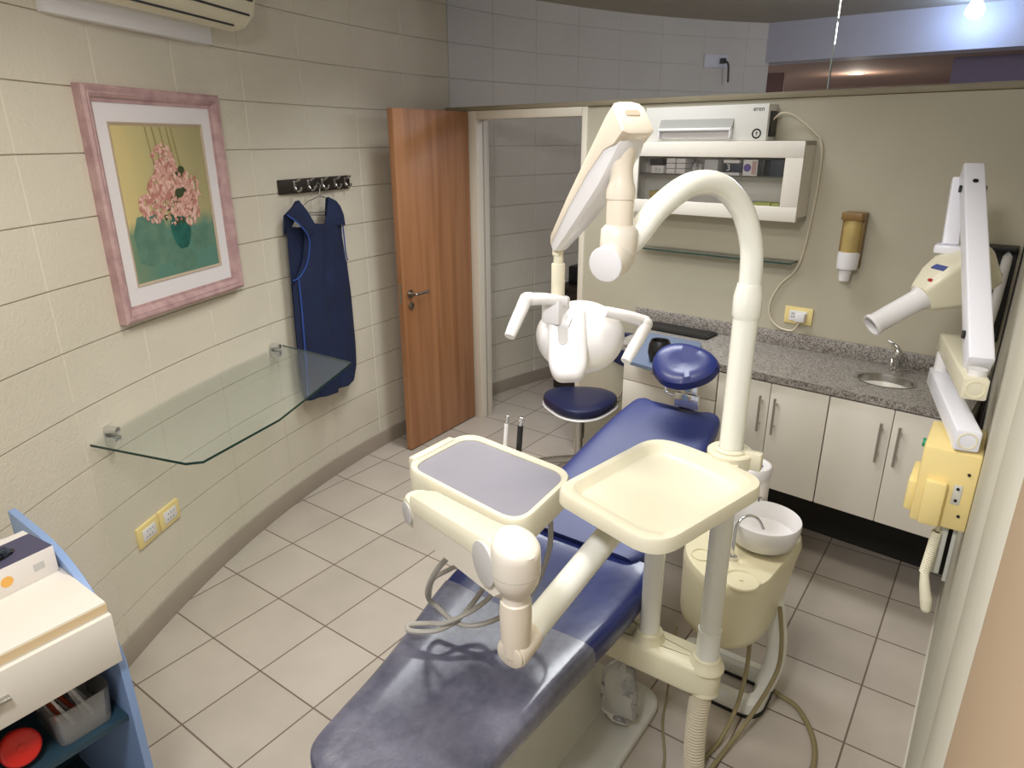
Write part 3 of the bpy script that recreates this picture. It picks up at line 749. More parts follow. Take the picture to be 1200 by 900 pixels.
dp = thing('cup_dispenser', 'amber cup dispenser mounted on the cream partition', 'dispenser', P(2.285, 0, 1.35), Prot())
dxc = 2.283
m = MB(PT); m.box(dxc - .042, dxc + .042, -.012, 0, 1.30, 1.535, .003); part('back_plate', m, 'brown', dp)
m = MB(PT @ Matrix.Translation((dxc, -.045, 0))); m.lathe([(.034, 1.365), (.036, 1.37), (.036, 1.50), (.034, 1.508)], n=24); part('tube', m, 'amber', dp)
m = MB(PT @ Matrix.Translation((dxc, -.045, 0))); m.prism(rrect(-.044, .044, -.042, .045, .012), 1.505, 1.536, .004); part('cap', m, 'brown', dp)
m = MB(PT)
for a in (-1, 1): m.box(dxc + a * .039 - .004, dxc + a * .039 + .004, -.05, -.01, 1.36, 1.51, .001)
part('side_rail', m, 'brown', dp)
m = MB(PT @ Matrix.Translation((dxc, -.046, 0))); m.lathe([(.034, 1.298), (.041, 1.302), (.044, 1.36), (.042, 1.372), (.03, 1.373)], n=28); part('collar', m, 'whitep', dp)
m = MB(PT @ Matrix.Translation((dxc - .004, -.046, 0))); m.lathe([(.019, 1.248), (.021, 1.25), (.026, 1.298), (.02, 1.30)], n=20); part('cup', m, 'whitep', dp)

ol = thing('wall_outlet', 'yellowed double outlet on the partition above the granite splash', 'outlet', P(2.1, 0, 1.055), Prot())
m = MB(PT); m.box(2.036, 2.162, -.010, .0, 1.018, 1.096, .003); part('plate', m, 'yellow', ol)
m = MB(PT); m.box(2.06, 2.138, -.015, -.009, 1.032, 1.08, .002); part('socket', m, 'whitep', ol)
m = MB(PT)
for z in (1.048, 1.062): m.box(2.071, 2.074, -.0155, -.014, z, z + .008); m.box(2.080, 2.083, -.0155, -.014, z, z + .008)
part('pin_slots', m, 'black', ol)

# ------------------------------------------------------------------ counter with sink, hanging base cabinets
CD = .475; CZ = .905
wk = thing('worktop', 'speckled grey granite worktop with backsplash along the partition', 'worktop', P(2.1, 0, .87), Prot())
sc_ = (2.548, -.245); sr = (.105, .088)
m = MB(PT)
cw0, cw1 = 1.40, SR - .004
NS = 40
ell = [(sc_[0] + sr[0] * cos(2 * pi * k / NS), sc_[1] + sr[1] * sin(2 * pi * k / NS)) for k in range(NS)]
def rectpt(a):
    c, s = cos(a), sin(a); x0, x1, y0, y1 = sc_[0] - .2, sc_[0] + .2, -CD, 0
    k = min(((x1 if c > 0 else x0) - sc_[0]) / c if abs(c) > 1e-6 else 9, ((y1 if s > 0 else y0) - sc_[1]) / s if abs(s) > 1e-6 else 9)
    return (sc_[0] + c * k, sc_[1] + s * k)
angs = sorted([2 * pi * k / NS for k in range(NS)] + [atan2(y - sc_[1], x - sc_[0]) % (2 * pi) for x in (sc_[0] - .2, sc_[0] + .2) for y in (-CD, 0)])
out = [rectpt(a) for a in angs]; inn = [(sc_[0] + sr[0] * cos(a), sc_[1] + sr[1] * sin(a)) for a in angs]; n = len(angs)
for z in (CZ, CZ - .03):
    m.add([(p[0], p[1], z) for p in out + inn], [[i, (i + 1) % n, n + (i + 1) % n, n + i] for i in range(n)])
m.add([(p[0], p[1], z) for z in (CZ, CZ - .03) for p in inn], [[i, (i + 1) % n, n + (i + 1) % n, n + i] for i in range(n)])
m.box(cw0, sc_[0] - .2, -CD, 0, CZ - .03, CZ); m.box(sc_[0] + .2, cw1, -CD, 0, CZ - .03, CZ)
m.add([(sc_[0] - .2, -CD, CZ - .03), (sc_[0] + .2, -CD, CZ - .03), (sc_[0] + .2, -CD, CZ), (sc_[0] - .2, -CD, CZ)], [[0, 1, 2, 3]])
part('slab', m, 'granite', wk)
m = MB(PT); m.box(cw0 - .15, cw1, -.02, -.0005, CZ, CZ + .068, .002); part('backsplash', m, 'granite', wk)
m = MB(PT @ Matrix.Translation((sc_[0], sc_[1], CZ)))
m.lathe([(.112, .002), (.108, .003), (.103, .001), (.100, -.01), (.094, -.09), (.07, -.115), (.02, -.12), (.001, -.12)], n=40, sy=.84, caps=False); part('sink_basin', m, 'steel', wk)
fc = thing('faucet', 'small chrome faucet behind the round sink', 'faucet', P(2.545, .085, CZ), Prot())
m = MB(PT @ Matrix.Translation((2.545, -.085, CZ))); m.lathe([(.022, 0), (.022, .006), (.014, .012), (.013, .05), (.019, .056), (.019, .085), (.012, .095), (.001, .096)], n=20); part('body', m, 'chrome', fc)
m = MB(PT); m.tube([(2.545, -.09, CZ + .06), (2.545, -.13, CZ + .075), (2.545, -.165, CZ + .068), (2.545, -.175, CZ + .045)], .009, n=10); part('spout', m, 'chrome', fc)
m = MB(PT); m.tube([(2.545, -.085, CZ + .095), (2.53, -.08, CZ + .108), (2.50, -.07, CZ + .118)], [.008, .007, .005], n=10); part('lever', m, 'chrome', fc)

BD = .45; BZ0, BZ1 = .395, CZ - .031
def handle(m_x, z0, z1, parent):
    m = MB(PT); y = -BD - .018
    m.cyl((m_x, y - .028, z0), (m_x, y - .028, z1), .0055, n=10)
    for z in (z0 + .03, z1 - .03): m.cyl((m_x, y, z), (m_x, y - .028, z), .004, n=8)
    return part('handle', m, 'steel', parent)
def base_cab(x0, x1, mid, label, hs):
    t = thing('base_cabinet', label, 'cabinet', P((x0 + x1) / 2, .2, BZ0), Prot())
    m = MB(PT); m.box(x0 + .001, x1 - .001, -BD, -.002, BZ0, BZ1); part('carcass', m, 'white', t)
    for (a, b, hx) in ((x0, mid, hs[0]), (mid, x1, hs[1])):
        m = MB(PT); m.box(a + .0015, b - .0015, -BD - .018, -BD - .001, BZ0, BZ1 - .006, .0015); d = part('door', m, 'white', t)
        handle(hx, .655, .815, d)
base_cab(2.41, 2.868, 2.642, 'white two-door base cabinet under the sink', (2.61, 2.674))
base_cab(1.944, 2.408, 2.176, 'white two-door base cabinet left of the sink, behind the lamp pole', (2.146, 2.208))
t = thing('drawer_cabinet', 'white drawer cabinet at the left end of the granite worktop', 'cabinet', P(1.7, .2, BZ0), Prot())
m = MB(PT); m.box(1.462, 1.941, -BD, -.002, BZ0, BZ1); part('carcass', m, 'white', t)
for i, (a, b) in enumerate(((.73, BZ1 - .006), (.565, .727), (BZ0, .562))):
    m = MB(PT); m.box(1.464, 1.939, -BD - .018, -BD - .001, a, b, .0015); d = part('drawer', m, 'white', t)
    m = MB(PT); zc = (a + b) / 2; m.cyl((1.63, -BD - .046, zc), (1.77, -BD - .046, zc), .0055, n=10)
    for x in (1.65, 1.75): m.cyl((x, -BD - .018, zc), (x, -BD - .046, zc), .004, n=8)
    part('handle', m, 'steel', d)
# gap under the hanging cabinets: partition shade stands as a dark painted panel
# blue grey board overhanging the counter, black bowl, dark tray
m = MB(basis((0, 0, 0), V((1, 0, 0)), V((0, 1, 0)), V((0, 0, 1))))
m.prism(roundpoly([(-1.24, 2.575), (-.90, 2.50), (-1.085, 3.03), (-1.42, 3.06)], .012, 3), CZ + .0005, CZ + .018, .002, 1)
solo('writing_board', m, 'bluegrey', 'blue-grey board lying over the worktop edge behind the headrest', 'board')
m = MB(Matrix.Translation((-1.125, 2.64, CZ + .0185))); m.lathe([(.030, 0), (.042, .006), (.050, .04), (.047, .075), (.038, .096), (.034, .094), (.03, .06), (.001, .05)], n=28)
solo('pot', m, 'black', 'black round pot on the blue-grey board', 'pot')
m = MB(PT); m.prism(rrect(1.37, 1.735, -.165, -.03, .02), CZ + .0003, CZ + .012, .003); m.prism(rrect(1.385, 1.72, -.15, -.045, .015), CZ + .012, CZ + .014, .001)
solo('tray', m, 'black', 'flat black tray against the granite splash', 'tray')

# ------------------------------------------------------------------ passage behind the door opening
cb = thing('cabinet', 'dark cabinet standing in the passage behind the doorway', 'cabinet', (-2.32, 4.2, 0))
m = MB(); m.box(-2.50, -2.14, 4.0, 4.5, .06, .84, .006); m.box(-2.52, -2.12, 3.99, 4.52, .84, .87, .004); part('body', m, 'darkwood', cb)
for x in (-2.48, -2.16):
    m = MB(); m.box(x, x + .03, 4.02, 4.05, 0, .06); m.box(x, x + .03, 4.44, 4.47, 0, .06); part('foot', m, 'black', cb)
m = MB(); m.box(-2.535, -2.505, 4.03, 4.47, .1, .8, .002); part('door', m, 'darkwood', cb)
m = MB(); m.box(-2.46, -2.18, 4.08, 4.4, .8705, 1.0, .01); solo('black_case', m, 'black', 'black case on the dark cabinet in the passage', 'case')

# high outlet on the block wall behind the glass
T = wallT(2.80, 2.42, 0)
t = thing('wall_outlet', 'white outlet with a dark plug high on the block wall behind the glass', 'outlet', T.translation, T.to_3x3().to_4x4())
m = MB(T); m.box(-.11, .10, -.014, .003, -.05, .05, .003); part('plate', m, 'whitep', t)
m = MB(T); m.box(.03, .07, -.05, -.012, -.02, .02, .004); m.tube([(.05, -.05, 0), (.06, -.09, -.03), (.07, -.09, -.12), (.075, -.085, -.16)], .008, n=8); part('plug', m, 'black', t)

# bulbs added for the lamp reflections in the glass, and the far spotlight
for k, (x, y, zb, lab, mm) in enumerate(((-.475, 5.90, 2.572, 'blue-white bulb standing in for a lamp reflection in the glass, the fully visible one', 'bulb'), (-.125, 4.72, 2.50, 'white bulb standing in for a lamp reflection in the glass at the top right corner', 'reflw'))):
    t = thing('bulb_reflection', lab, 'lamp', (x, y, zb))
    m = MB(Matrix.Translation((x, y, zb))); m.lathe([(.001, 0), (.03, .006), (.052, .03), (.056, .055), (.045, .085), (.024, .115), (.018, .13)], n=24); part('bulb', m, mm, t)
    m = MB(Matrix.Translation((x, y, zb))); m.lathe([(.02, .125), (.022, .13), (.022, .165), (.008, .17)], n=16); m.cyl((0, 0, .165), (0, 0, CEIL - zb), .003, n=6); part('socket', m, 'whitep', t)
t = thing('recessed_spotlight', 'small round warm spotlight in the lowered ceiling behind the glass', 'lamp', (-1.49, 7.7, 2.42))
m = MB(Matrix.Translation((-1.49, 7.7, 2.42))); m.lathe([(.075, 0), (.075, -.006), (.06, -.008), (.055, -.002)], n=28, caps=False); part('ring', m, 'whitep', t)
m = MB(Matrix.Translation((-1.49, 7.7, 2.417))); m.lathe([(.056, 0), (.05, -.004), (.001, -.006)], n=24); part('lens', m, 'spot', t)

# ------------------------------------------------------------------ operator stool
sx_, sy_ = -1.72, 3.01
sl = thing('operator_stool', 'navy round stool with a backrest beside the open door', 'stool', (sx_, sy_, 0))
m = MB(Matrix.Translation((sx_, sy_, 0)))
def cushion(m, r, z0, z1, n=40, sx=1., sy=1., shape=None):
    pr = [(.0005, z0), (r * .9, z0), (r * .985, z0 + (z1 - z0) * .18), (r, z0 + (z1 - z0) * .45), (r * .97, z0 + (z1 - z0) * .75), (r * .88, z1 - .004), (r * .6, z1), (.0005, z1 + .001)]
    rings = []
    for rr, z in pr:
        rings.append([((shape(2 * pi * k / n) if shape else 1) * sx * rr * cos(2 * pi * k / n), (shape(2 * pi * k / n) if shape else 1) * sy * rr * sin(2 * pi * k / n), z) for k in range(n)])
    m.loft(rings)
tri = lambda a: 1 + .09 * cos(3 * (a + 1.05))
cushion(m, .198, .465, .522, shape=tri); part('seat', m, 'navyd', sl)
m = MB(Matrix.Translation((sx_, sy_, 0))); cushion(m, .202, .452, .47, shape=tri); part('seat_rim', m, 'whitep', sl, 'white rim under the seat')
m = MB(); m.cyl((sx_, sy_, .12), (sx_, sy_, .44), .022, n=18); m.cyl((sx_, sy_, .28), (sx_, sy_, .44), .03, n=18); m.cyl((sx_, sy_, .42), (sx_, sy_, .453), .09, n=20); part('gas_column', m, 'steel', sl)
for k in range(5):
    a = radians(50 + 72 * k); c, s = cos(a), sin(a)
    m = MB(); m.tube([(sx_ + .02 * c, sy_ + .02 * s, .14), (sx_ + .14 * c, sy_ + .14 * s, .115), (sx_ + .25 * c, sy_ + .25 * s, .085)], [.024, .02, .015], n=10); leg = part('leg', m, 'steel', sl)
    m = MB(); X = sx_ + .25 * c; Y = sy_ + .25 * s; m.cyl((X - .012 * s, Y + .012 * c, .028), (X + .012 * s, Y - .012 * c, .028), .028, n=16, b=.004); m.cyl((X, Y, .05), (X, Y, .09), .008, n=8); part('caster', m, 'black', leg)
m = MB(); m.tube([(sx_ + .03, sy_ + .10, .43), (sx_ + .09, sy_ + .25, .43), (sx_ + .135, sy_ + .262, .50), (sx_ + .15, sy_ + .25, .66)], .013, n=10); part('back_bar', m, 'steel', sl)
T = look((sx_ + .17, sy_ + .215, .755), (-.1, -.98, .12))
m = MB(T); m.lathe([(.0005, -.03), (.10, -.03), (.125, -.012), (.128, .008), (.115, .026), (.07, .032), (.0005, .030)], n=36, sx=1.2, sy=.74); part('backrest', m, 'navyd', sl)

# ------------------------------------------------------------------ dental chair
dc = thing('dental_chair', 'navy vinyl dental chair in the middle of the room', 'dental chair', (-.95, 1.4, 0))
def cush(stations, th, n=30, belly=.0, dish=.02, edge=.4):
    """stations: (cx, y, halfwidth, ztop) ; section = rounded slab"""
    rings = []
    for (cx, y, hw, z, tk, ny, nz) in stations:
        ring = []
        for k in range(n):
            a = 2 * pi * k / n; ca, sa = cos(a), sin(a)
            ex = (abs(ca) ** .42) * (1 if ca >= 0 else -1); ez = (abs(sa) ** .62) * (1 if sa >= 0 else -1)
            lx = hw * ex; lz = tk / 2 * ez
            if sa > 0: lz -= dish * (1 - min(1, (abs(lx) / hw) ** 2.2)) * min(1, sa * 2)
            ring.append((cx + lx, y + lz * ny, z - tk / 2 + lz * nz))
        rings.append(ring)
    return rings
def dense(st, k=5):
    out = []
    for i in range(len(st) - 1):
        a = st[max(i - 1, 0)]; b = st[i]; c = st[i + 1]; d = st[min(i + 2, len(st) - 1)]
        for j in range(k):
            t = j / k; out.append(tuple(.5 * ((2 * B) + (C - A) * t + (2 * A - 5 * B + 4 * C - D) * t * t + (3 * B - A - 3 * C + D) * t ** 3) for A, B, C, D in zip(a, b, c, d)))
    out.append(st[-1]); return out
seat_st = [(-.905, .660, .09, .50, .07, 0, 1), (-.905, .675, .150, .515, .085, 0, 1), (-.907, .71, .185, .525, .10, 0, 1), (-.915, .80, .200, .525, .105, 0, 1), (-.935, .95, .212, .52, .11, 0, 1), (-.955, 1.12, .235, .52, .115, 0, 1), (-.975, 1.32, .268, .53, .12, 0, 1), (-.98, 1.5, .288, .545, .125, 0, 1), (-.975, 1.66, .285, .56, .125, 0, 1), (-.97, 1.74, .27, .575, .11, 0, 1)]
m = MB(); m.loft(cush(dense(seat_st), .1, dish=.03)); part('seat', m, 'navy', dc)
# vinyl protector over the foot part: a thin skin just above the seat
cs = [s for s in dense(seat_st) if s[1] <= 1.36]
rings = cush(cs, .1, dish=.03)
m = MB(); vs = []; fs = []; n0 = 30
for ring, s_ in zip(rings, cs):
    c0 = V((s_[0], s_[1], s_[3] - s_[4] / 2))
    for k in list(range(27, 30)) + list(range(0, 19)):
        if s_[1] < .82: k = min(k, 13) if k < 20 else k
        p = V(ring[k]); d = (p - c0).normalized(); vs.append(tuple(p + V((d.x, 0, d.z)) * .0035))
nn = 22
for i in range(len(rings) - 1):
    for j in range(nn - 1): a = i * nn + j; fs.append([a, a + 1, a + nn + 1, a + nn])
m.add(vs, fs); part('vinyl_cover', m, 'cover', dc, 'scuffed clear vinyl protector over the foot part')
back_st = [(-.975, 1.73, .20, .585, .09, -.4, .92), (-.98, 1.78, .235, .60, .10, -.33, .94), (-.985, 1.95, .245, .645, .10, -.3, .95), (-.985, 2.15, .235, .70, .095, -.3, .95), (-.985, 2.33, .215, .755, .09, -.3, .95), (-.98, 2.45, .198, .79, .08, -.3, .95), (-.98, 2.50, .175, .803, .07, -.3, .95), (-.98, 2.515, .12, .80, .05, -.3, .95)]
rb = cush(dense(back_st), .1, dish=.02)
for r_, s_ in zip(rb, dense(back_st)):       # lobed top: dip in the middle of the upper edge
    if s_[1] > 2.3:
        f = (s_[1] - 2.3) / .215
        for i, p in enumerate(r_):
            u = (p[0] - s_[0]) / .2; r_[i] = (p[0], p[1] - f * .045 * max(0, 1 - (u * 1.5) ** 2) + f * .03 * min(1, abs(u)), p[2])
m = MB(); m.loft(rb); part('backrest', m, 'navyw', dc)
m = MB()
shell = []
for s_ in dense(back_st):
    shell.append([(s_[0] + s_[2] * .96 * c, s_[1] - .01, s_[3] - s_[4] - .002 + zz) for c, zz in ((-1, .02), (-.9, -.012), (0, -.03), (.9, -.012), (1, .02), (.9, .03), (0, .03), (-.9, .03))])
m.loft(shell); part('back_shell', m, 'padgrey', dc)
# headrest on two chrome bars
hc = V((-.935, 2.44, .99))
T = look(hc, (.1, -.62, .78), (0, .2, 1))
m = MB(T)
hs = lambda a: 1 + .05 * cos(3 * a - pi / 2 + .9) + .03 * cos(2 * a - .5)
pr = [(.0005, -.04), (.09, -.038), (.118, -.02), (.124, .0), (.115, .022), (.09, .034), (.055, .030), (.0005, .024)]
m.loft([[(hs(2 * pi * k / 40) * 1.02 * r * cos(2 * pi * k / 40), hs(2 * pi * k / 40) * .84 * r * sin(2 * pi * k / 40), z) for k in range(40)] for r, z in pr])
part('headrest', m, 'navyh', dc)
m = MB()
m.box(-.965, -.895, 2.50, 2.512, .74, .93, .003); m.box(-.98, -.88, 2.485, 2.50, .80, .86, .003); m.cyl((-.93, 2.505, .93), (-.925, 2.49, .955), .02, n=14); m.tube([(-.99, 2.50, .84), (-1.02, 2.50, .845), (-1.03, 2.505, .87)], .006, n=8)
part('headrest_bracket', m, 'chrome', dc)
# base plate, tower, motor housing
m = MB(); m.prism(roundpoly([(-1.22, .98), (-.655, .98), (-.652, 1.80), (-1.22, 1.80)], [.06, .05, .10, .10], 8), 0, .035, .012, 3); part('base_plate', m, 'padgrey', dc)
m = MB()
def ringr(x0, x1, y0, y1, z, r=.05): return [(p[0], p[1], z) for p in rrect(x0, x1, y0, y1, r, 4)]
m.loft([ringr(-1.16, -.80, 1.02, 1.68, .034), ringr(-1.14, -.83, 1.05, 1.66, .10), ringr(-1.11, -.86, 1.12, 1.64, .30), ringr(-1.10, -.87, 1.14, 1.64, .43)]); part('pedestal', m, 'padgrey', dc)
m = MB(); m.loft([ringr(-1.10, -.74, .86, 1.13, .036, .04), ringr(-1.10, -.74, .86, 1.13, .12, .04), ringr(-1.07, -.78, .90, 1.12, .16, .04)]); part('motor_cover', m, 'cream2', dc)
m = MB(); m.box(-1.15, -.80, 1.02, 1.70, .41, .452, .006); part('seat_frame', m, 'padgrey', dc)

# ------------------------------------------------------------------ delivery unit: beam, posts, swing arm, instrument tray
du = thing('delivery_unit', 'ivory dental delivery unit with swing arm and grey instrument tray', 'dental unit', (-.6, 1.63, 0))
pp = V((-.48, 1.63, 0)); p2 = V((-.662, 1.628, 0))
m = MB(); m.prism(roundpoly([(-.86, 1.575), (-.50, 1.575), (-.435, 1.60), (-.435, 1.66), (-.50, 1.69), (-.86, 1.69)], [.01, .04, .04, .04, .04, .01], 5), .285, .385, .016, 3)
for p, r, zt in ((pp, .041, .405), (p2, .042, .412)): m.lathe([(r + .012, .37), (r + .008, .385), (r, .395), (r - .002, zt), (.034, zt + .004)], T=Matrix.Translation((p.x, p.y, 0)), n=28)
m.lathe([(.046, .285), (.044, .30)], T=Matrix.Translation((pp.x, pp.y, 0)), n=24)
part('beam', m, 'cream2', du)
m = MB(); m.cyl((p2.x, p2.y, .40), (p2.x, p2.y, .93), .030, n=28); part('post', m, 'tube', du)
m = MB(); m.cyl((pp.x, pp.y, .395), (pp.x, pp.y, .50), .0335, n=28); m.cyl((pp.x, pp.y, .50), (pp.x, pp.y, 1.45), .030, n=28); m.lathe([(.030, 1.415), (.034, 1.425), (.034, 1.47), (.028, 1.50)], T=Matrix.Translation((pp.x, pp.y, 0)), n=28); part('lamp_pole', m, 'tube', du)
m = MB(); m.tube([(-.480, 1.618, .285), (-.482, 1.61, .2), (-.478, 1.60, .1), (-.47, 1.59, .012)], .029, n=18, sub=40, ribs=2); part('corrugated_hose', m, 'corr', du)
B_ = V((-.640, .895, .868)); A_ = V((p2.x, p2.y, .955))
m = MB(); m.cyl(A_, B_, .034, .030, n=28); m.cyl((p2.x, p2.y, .90), (p2.x, p2.y, .985), .038, n=28, b=.006)
dAB = (B_ - A_).normalized()
part('swing_tube', m, 'tube', du)
m = MB(); q0 = A_ + dAB * .02; q1 = A_ + dAB * .20
sleeve = []
TT = look(q0, dAB); L_ = (q1 - q0).length
m.T = TT; m.prism(rrect(-.038, .038, -.038, .038, .008, 3), 0, L_, .002, 1); part('sleeve', m, 'padgrey', du)
# elbow with round end cap, vertical stub, knuckle
m = MB(); m.cyl(B_ - dAB * .05, B_ + dAB * .018, .034, n=28, b=.004); 
m.lathe([(.026, .86), (.030, .89), (.032, .95), (.031, .985), (.026, .99)], T=Matrix.Translation((B_.x, B_.y, 0)), n=28); part('elbow', m, 'peach', du)
m = MB(); m.cyl(B_ + dAB * .018, B_ + dAB * .024, .030, n=28, b=.003); part('end_cap', m, 'peach', du)
kx, ky = B_.x, B_.y
m = MB(); m.cyl((kx, ky, .985), (kx, ky, 1.03), .028, n=28)
part('stub', m, 'peach2', du)
aL = V((-1.070, 1.092, .955)); aR = V((kx - .012, ky + .006, 1.066)); da = (aL - aR).normalized()
m = MB(Matrix.Translation((kx, ky, 0)))
m.loft([[(r * cos(t) * 1.0 + dx_, r * sin(t), z + sl * cos(t - 2.7)) for t in [2 * pi * k / 36 for k in range(36)]] for r, z, sl, dx_ in ((.026, 1.005, 0, 0), (.036, 1.014, 0, 0), (.044, 1.03, 0, 0), (.048, 1.05, 0, 0), (.048, 1.09, 0, 0), (.0465, 1.105, .004, 0), (.043, 1.114, .008, -.002), (.034, 1.121, .008, -.004), (.0005, 1.124, 0, -.006))])
part('knuckle', m, 'peach2', du)
m = MB(); m.T = Matrix.Translation((kx, ky, 0)); m.lathe([(.0478, 1.0525), (.0484, 1.053), (.0484, 1.0542), (.0478, 1.0548)], n=36, caps=False); part('knuckle_seam', m, 'rubber', du)
# spring arm: lower shell + upper cover, side discs
up = V((0, 0, 1)); up = (up - da * up.dot(da)).normalized(); sd = da.cross(up)
def armsec(c, w, hb, ht):
    pts = [(-w, -hb), (-w * .6, -hb * 1.15), (w * .6, -hb * 1.15), (w, -hb), (w, ht * .55), (w * .8, ht * .88), (w * .35, ht), (-w * .35, ht), (-w * .8, ht * .88), (-w, ht * .55)]
    return [tuple(c + sd * a + up * b) for a, b in pts]
LA = (aL - aR).length
m = MB(); m.loft([armsec(aR + da * f * LA, .042 * k, .0, ht * k) for f, k, ht in ((-.085, .78, .032), (-.06, .98, .040), (.02, 1.1, .044), (.10, 1.06, .044), (.25, .98, .044), (.6, .93, .046), (.93, .90, .048), (1.0, .82, .046))]); arm = part('arm_cover', m, 'cream', du)
m = MB(); m.loft([armsec(aR + da * f * LA, .040 * k, hb * k, -.001) for f, k, hb in ((-.06, .8, .05), (.03, 1.05, .062), (.2, 1.0, .066), (.6, .94, .066), (.93, .92, .066), (1.02, .75, .06))]); part('arm_shell', m, 'peach2', du)
for sg in (-1, 1):
    m = MB(); c = aR + da * .035 + up * -.004; m.cyl(c + sd * sg * .040, c + sd * sg * .048, .046, n=28, b=.002); part('side_disc', m, 'greyp', du)
m = MB(); c = aL + da * .010 - up * .01
for sg in (-1, 1): part('side_disc', MB().cyl(c + sd * sg * .037, c + sd * sg * .041, .030, n=24, b=.0015), 'greyp', du)
m = MB(); c = aL + da * .012 - up * .005; m.cyl(c - sd * .037, c + sd * .037, .034, n=24, b=.004); m.lathe([(.0005, .885), (.03, .888), (.034, .90), (.034, .965)], T=Matrix.Translation((c.x - .02, c.y + .015, 0)), n=24); part('tray_joint', m, 'cream', du)
# instrument tray body
def quadpoly(pts, r): return roundpoly(pts, r, 8)
tz = .985
qp = [(-1.235, 1.185), (-.785, 1.110), (-.815, 1.425), (-1.235, 1.475)]
def scaled(pts, k, kk=None):
    cx = sum(p[0] for p in pts) / len(pts); cy = sum(p[1] for p in pts) / len(pts); kk = kk or k
    return [(cx + (p[0] - cx) * k, cy + (p[1] - cy) * kk) for p in pts]
O = quadpoly(qp, .075); I = quadpoly(scaled(qp, .90, .86), .06); Bq = quadpoly(scaled(qp, .93, .9), .07)
def zr(p, z): return [(q[0], q[1], z) for q in p]
m = MB(); m.loft([zr(Bq, tz - .085), zr(O, tz - .07), zr(O, tz - .008), zr([(a[0] * .8 + b[0] * .2, a[1] * .8 + b[1] * .2) for a, b in zip(O, I)], tz), zr([(a[0] * .25 + b[0] * .75, a[1] * .25 + b[1] * .75) for a, b in zip(O, I)], tz), zr(I, tz - .006), zr(I, tz - .012)])
m.box(-1.245, -1.22, 1.225, 1.40, tz - .06, tz + .006, .005)
body = part('instrument_tray', m, 'cream', du)
m = MB(); m.loft([zr(quadpoly(scaled(qp, .895, .855), .058), tz - .0125), zr(quadpoly(scaled(qp, .895, .855), .058), tz - .009)]); part('tray_mat', m, 'liner', body, 'grey mat lining the instrument tray')
m = MB(); m.prism(roundpoly([(-1.16, 1.44), (-.90, 1.41), (-.90, 1.475), (-1.16, 1.505)], .01, 3), tz - .075, tz - .035, .005); part('holder_rail', m, 'cream', du)
for k, (x, y, dz, mt, lab) in enumerate(((-1.045, 1.478, 0, 'black', 'black handpiece with a chrome head behind the instrument tray'), (-1.10, 1.485, -.01, 'whitep', 'slim white handpiece behind the instrument tray'))):
    t = thing('handpiece', lab, 'dental tool', (x, y, tz - .06))
    m = MB(); m.cyl((x, y - .004, tz - .055), (x + .002, y + .006, 1.045 + dz), .0085 - k * .002, n=14); part('grip', m, mt, t)
    m = MB(); m.cyl((x + .002, y + .006, 1.045 + dz), (x + .003, y + .008, 1.058 + dz), .006 - k * .001, n=12); m.cyl((x + .003, y + .008, 1.058 + dz), (x + .004, y + .010, 1.072 + dz), .0095 - k * .003, n=12, b=.002); part('head', m, 'chrome', t)
# supply hoses hanging from the tray onto the seat
def hose(pts, r, mt, par): 
    m = MB(); m.tube(pts, r, n=8, sub=8); return part('hose', m, mt, par)
zs = .545
hose([(-.93, 1.12, .905), (-1.02, 1.10, .80), (-1.10, 1.13, .68), (-1.135, 1.165, .60), (-1.12, 1.185, zs + .02), (-1.06, 1.185, zs), (-1.0, 1.20, zs + .005), (-.95, 1.26, zs + .02), (-.90, 1.33, .62), (-.86, 1.36, .76), (-.84, 1.33, .905)], .0075, 'rubber', du)
hose([(-.95, 1.20, .90), (-1.02, 1.20, .76), (-1.075, 1.19, .71), (-1.13, 1.18, .66), (-1.14, 1.17, .60)], .0065, 'rubber', du)
hose([(-.94, 1.30, .90), (-.99, 1.29, .70), (-1.03, 1.275, .61), (-1.05, 1.20, zs + .01), (-1.075, 1.13, zs), (-1.135, 1.085, zs), (-1.15, 1.10, zs + .004), (-1.10, 1.13, zs + .012), (-1.06, 1.155, zs + .018), (-1.0, 1.24, .60), (-.95, 1.29, .70), (-.90, 1.31, .90)], .0075, 'rubber', du)

# ------------------------------------------------------------------ side tray on the pole
tt = thing('side_tray', 'ivory moulded tray clamped to the lamp pole', 'tray', (-.56, 1.38, 1.0))
tq = [(-.755, 1.205), (-.450, 1.115), (-.352, 1.53), (-.52, 1.60), (-.69, 1.63)]
rr_ = [.05, .08, .06, .10, .09]
O = roundpoly(tq, rr_, 8); I = roundpoly(scaled(tq, .86, .86), [x * .8 for x in rr_], 8); F = roundpoly(scaled(tq, .80, .80), [x * .7 for x in rr_], 8); Bt = roundpoly(scaled(tq, .92, .92), rr_, 8)
tz2 = 1.055
m = MB(); m.loft([zr(Bt, tz2 - .042), zr(O, tz2 - .034), zr(O, tz2 - .006), zr([(a[0] * .9 + b[0] * .1, a[1] * .9 + b[1] * .1) for a, b in zip(O, I)], tz2), zr([(a[0] * .15 + b[0] * .85, a[1] * .15 + b[1] * .85) for a, b in zip(O, I)], tz2), zr(I, tz2 - .004), zr(F, tz2 - .022), zr(roundpoly(scaled(tq, .785, .785), [x * .7 for x in rr_], 8), tz2 - .0235)])
part('pan', m, 'cream', tt)
m = MB()
def annulus(m, c, ri, ro, z0, z1, n=36):
    rings = [[(c[0] + r * cos(2 * pi * k / n), c[1] + r * sin(2 * pi * k / n), z) for k in range(n)] for r, z in ((ri, z0), (ro, z0 + .003), (ro, z1 - .004), (ro - .004, z1), (ri, z1))]
    m.loft(rings, caps=False)
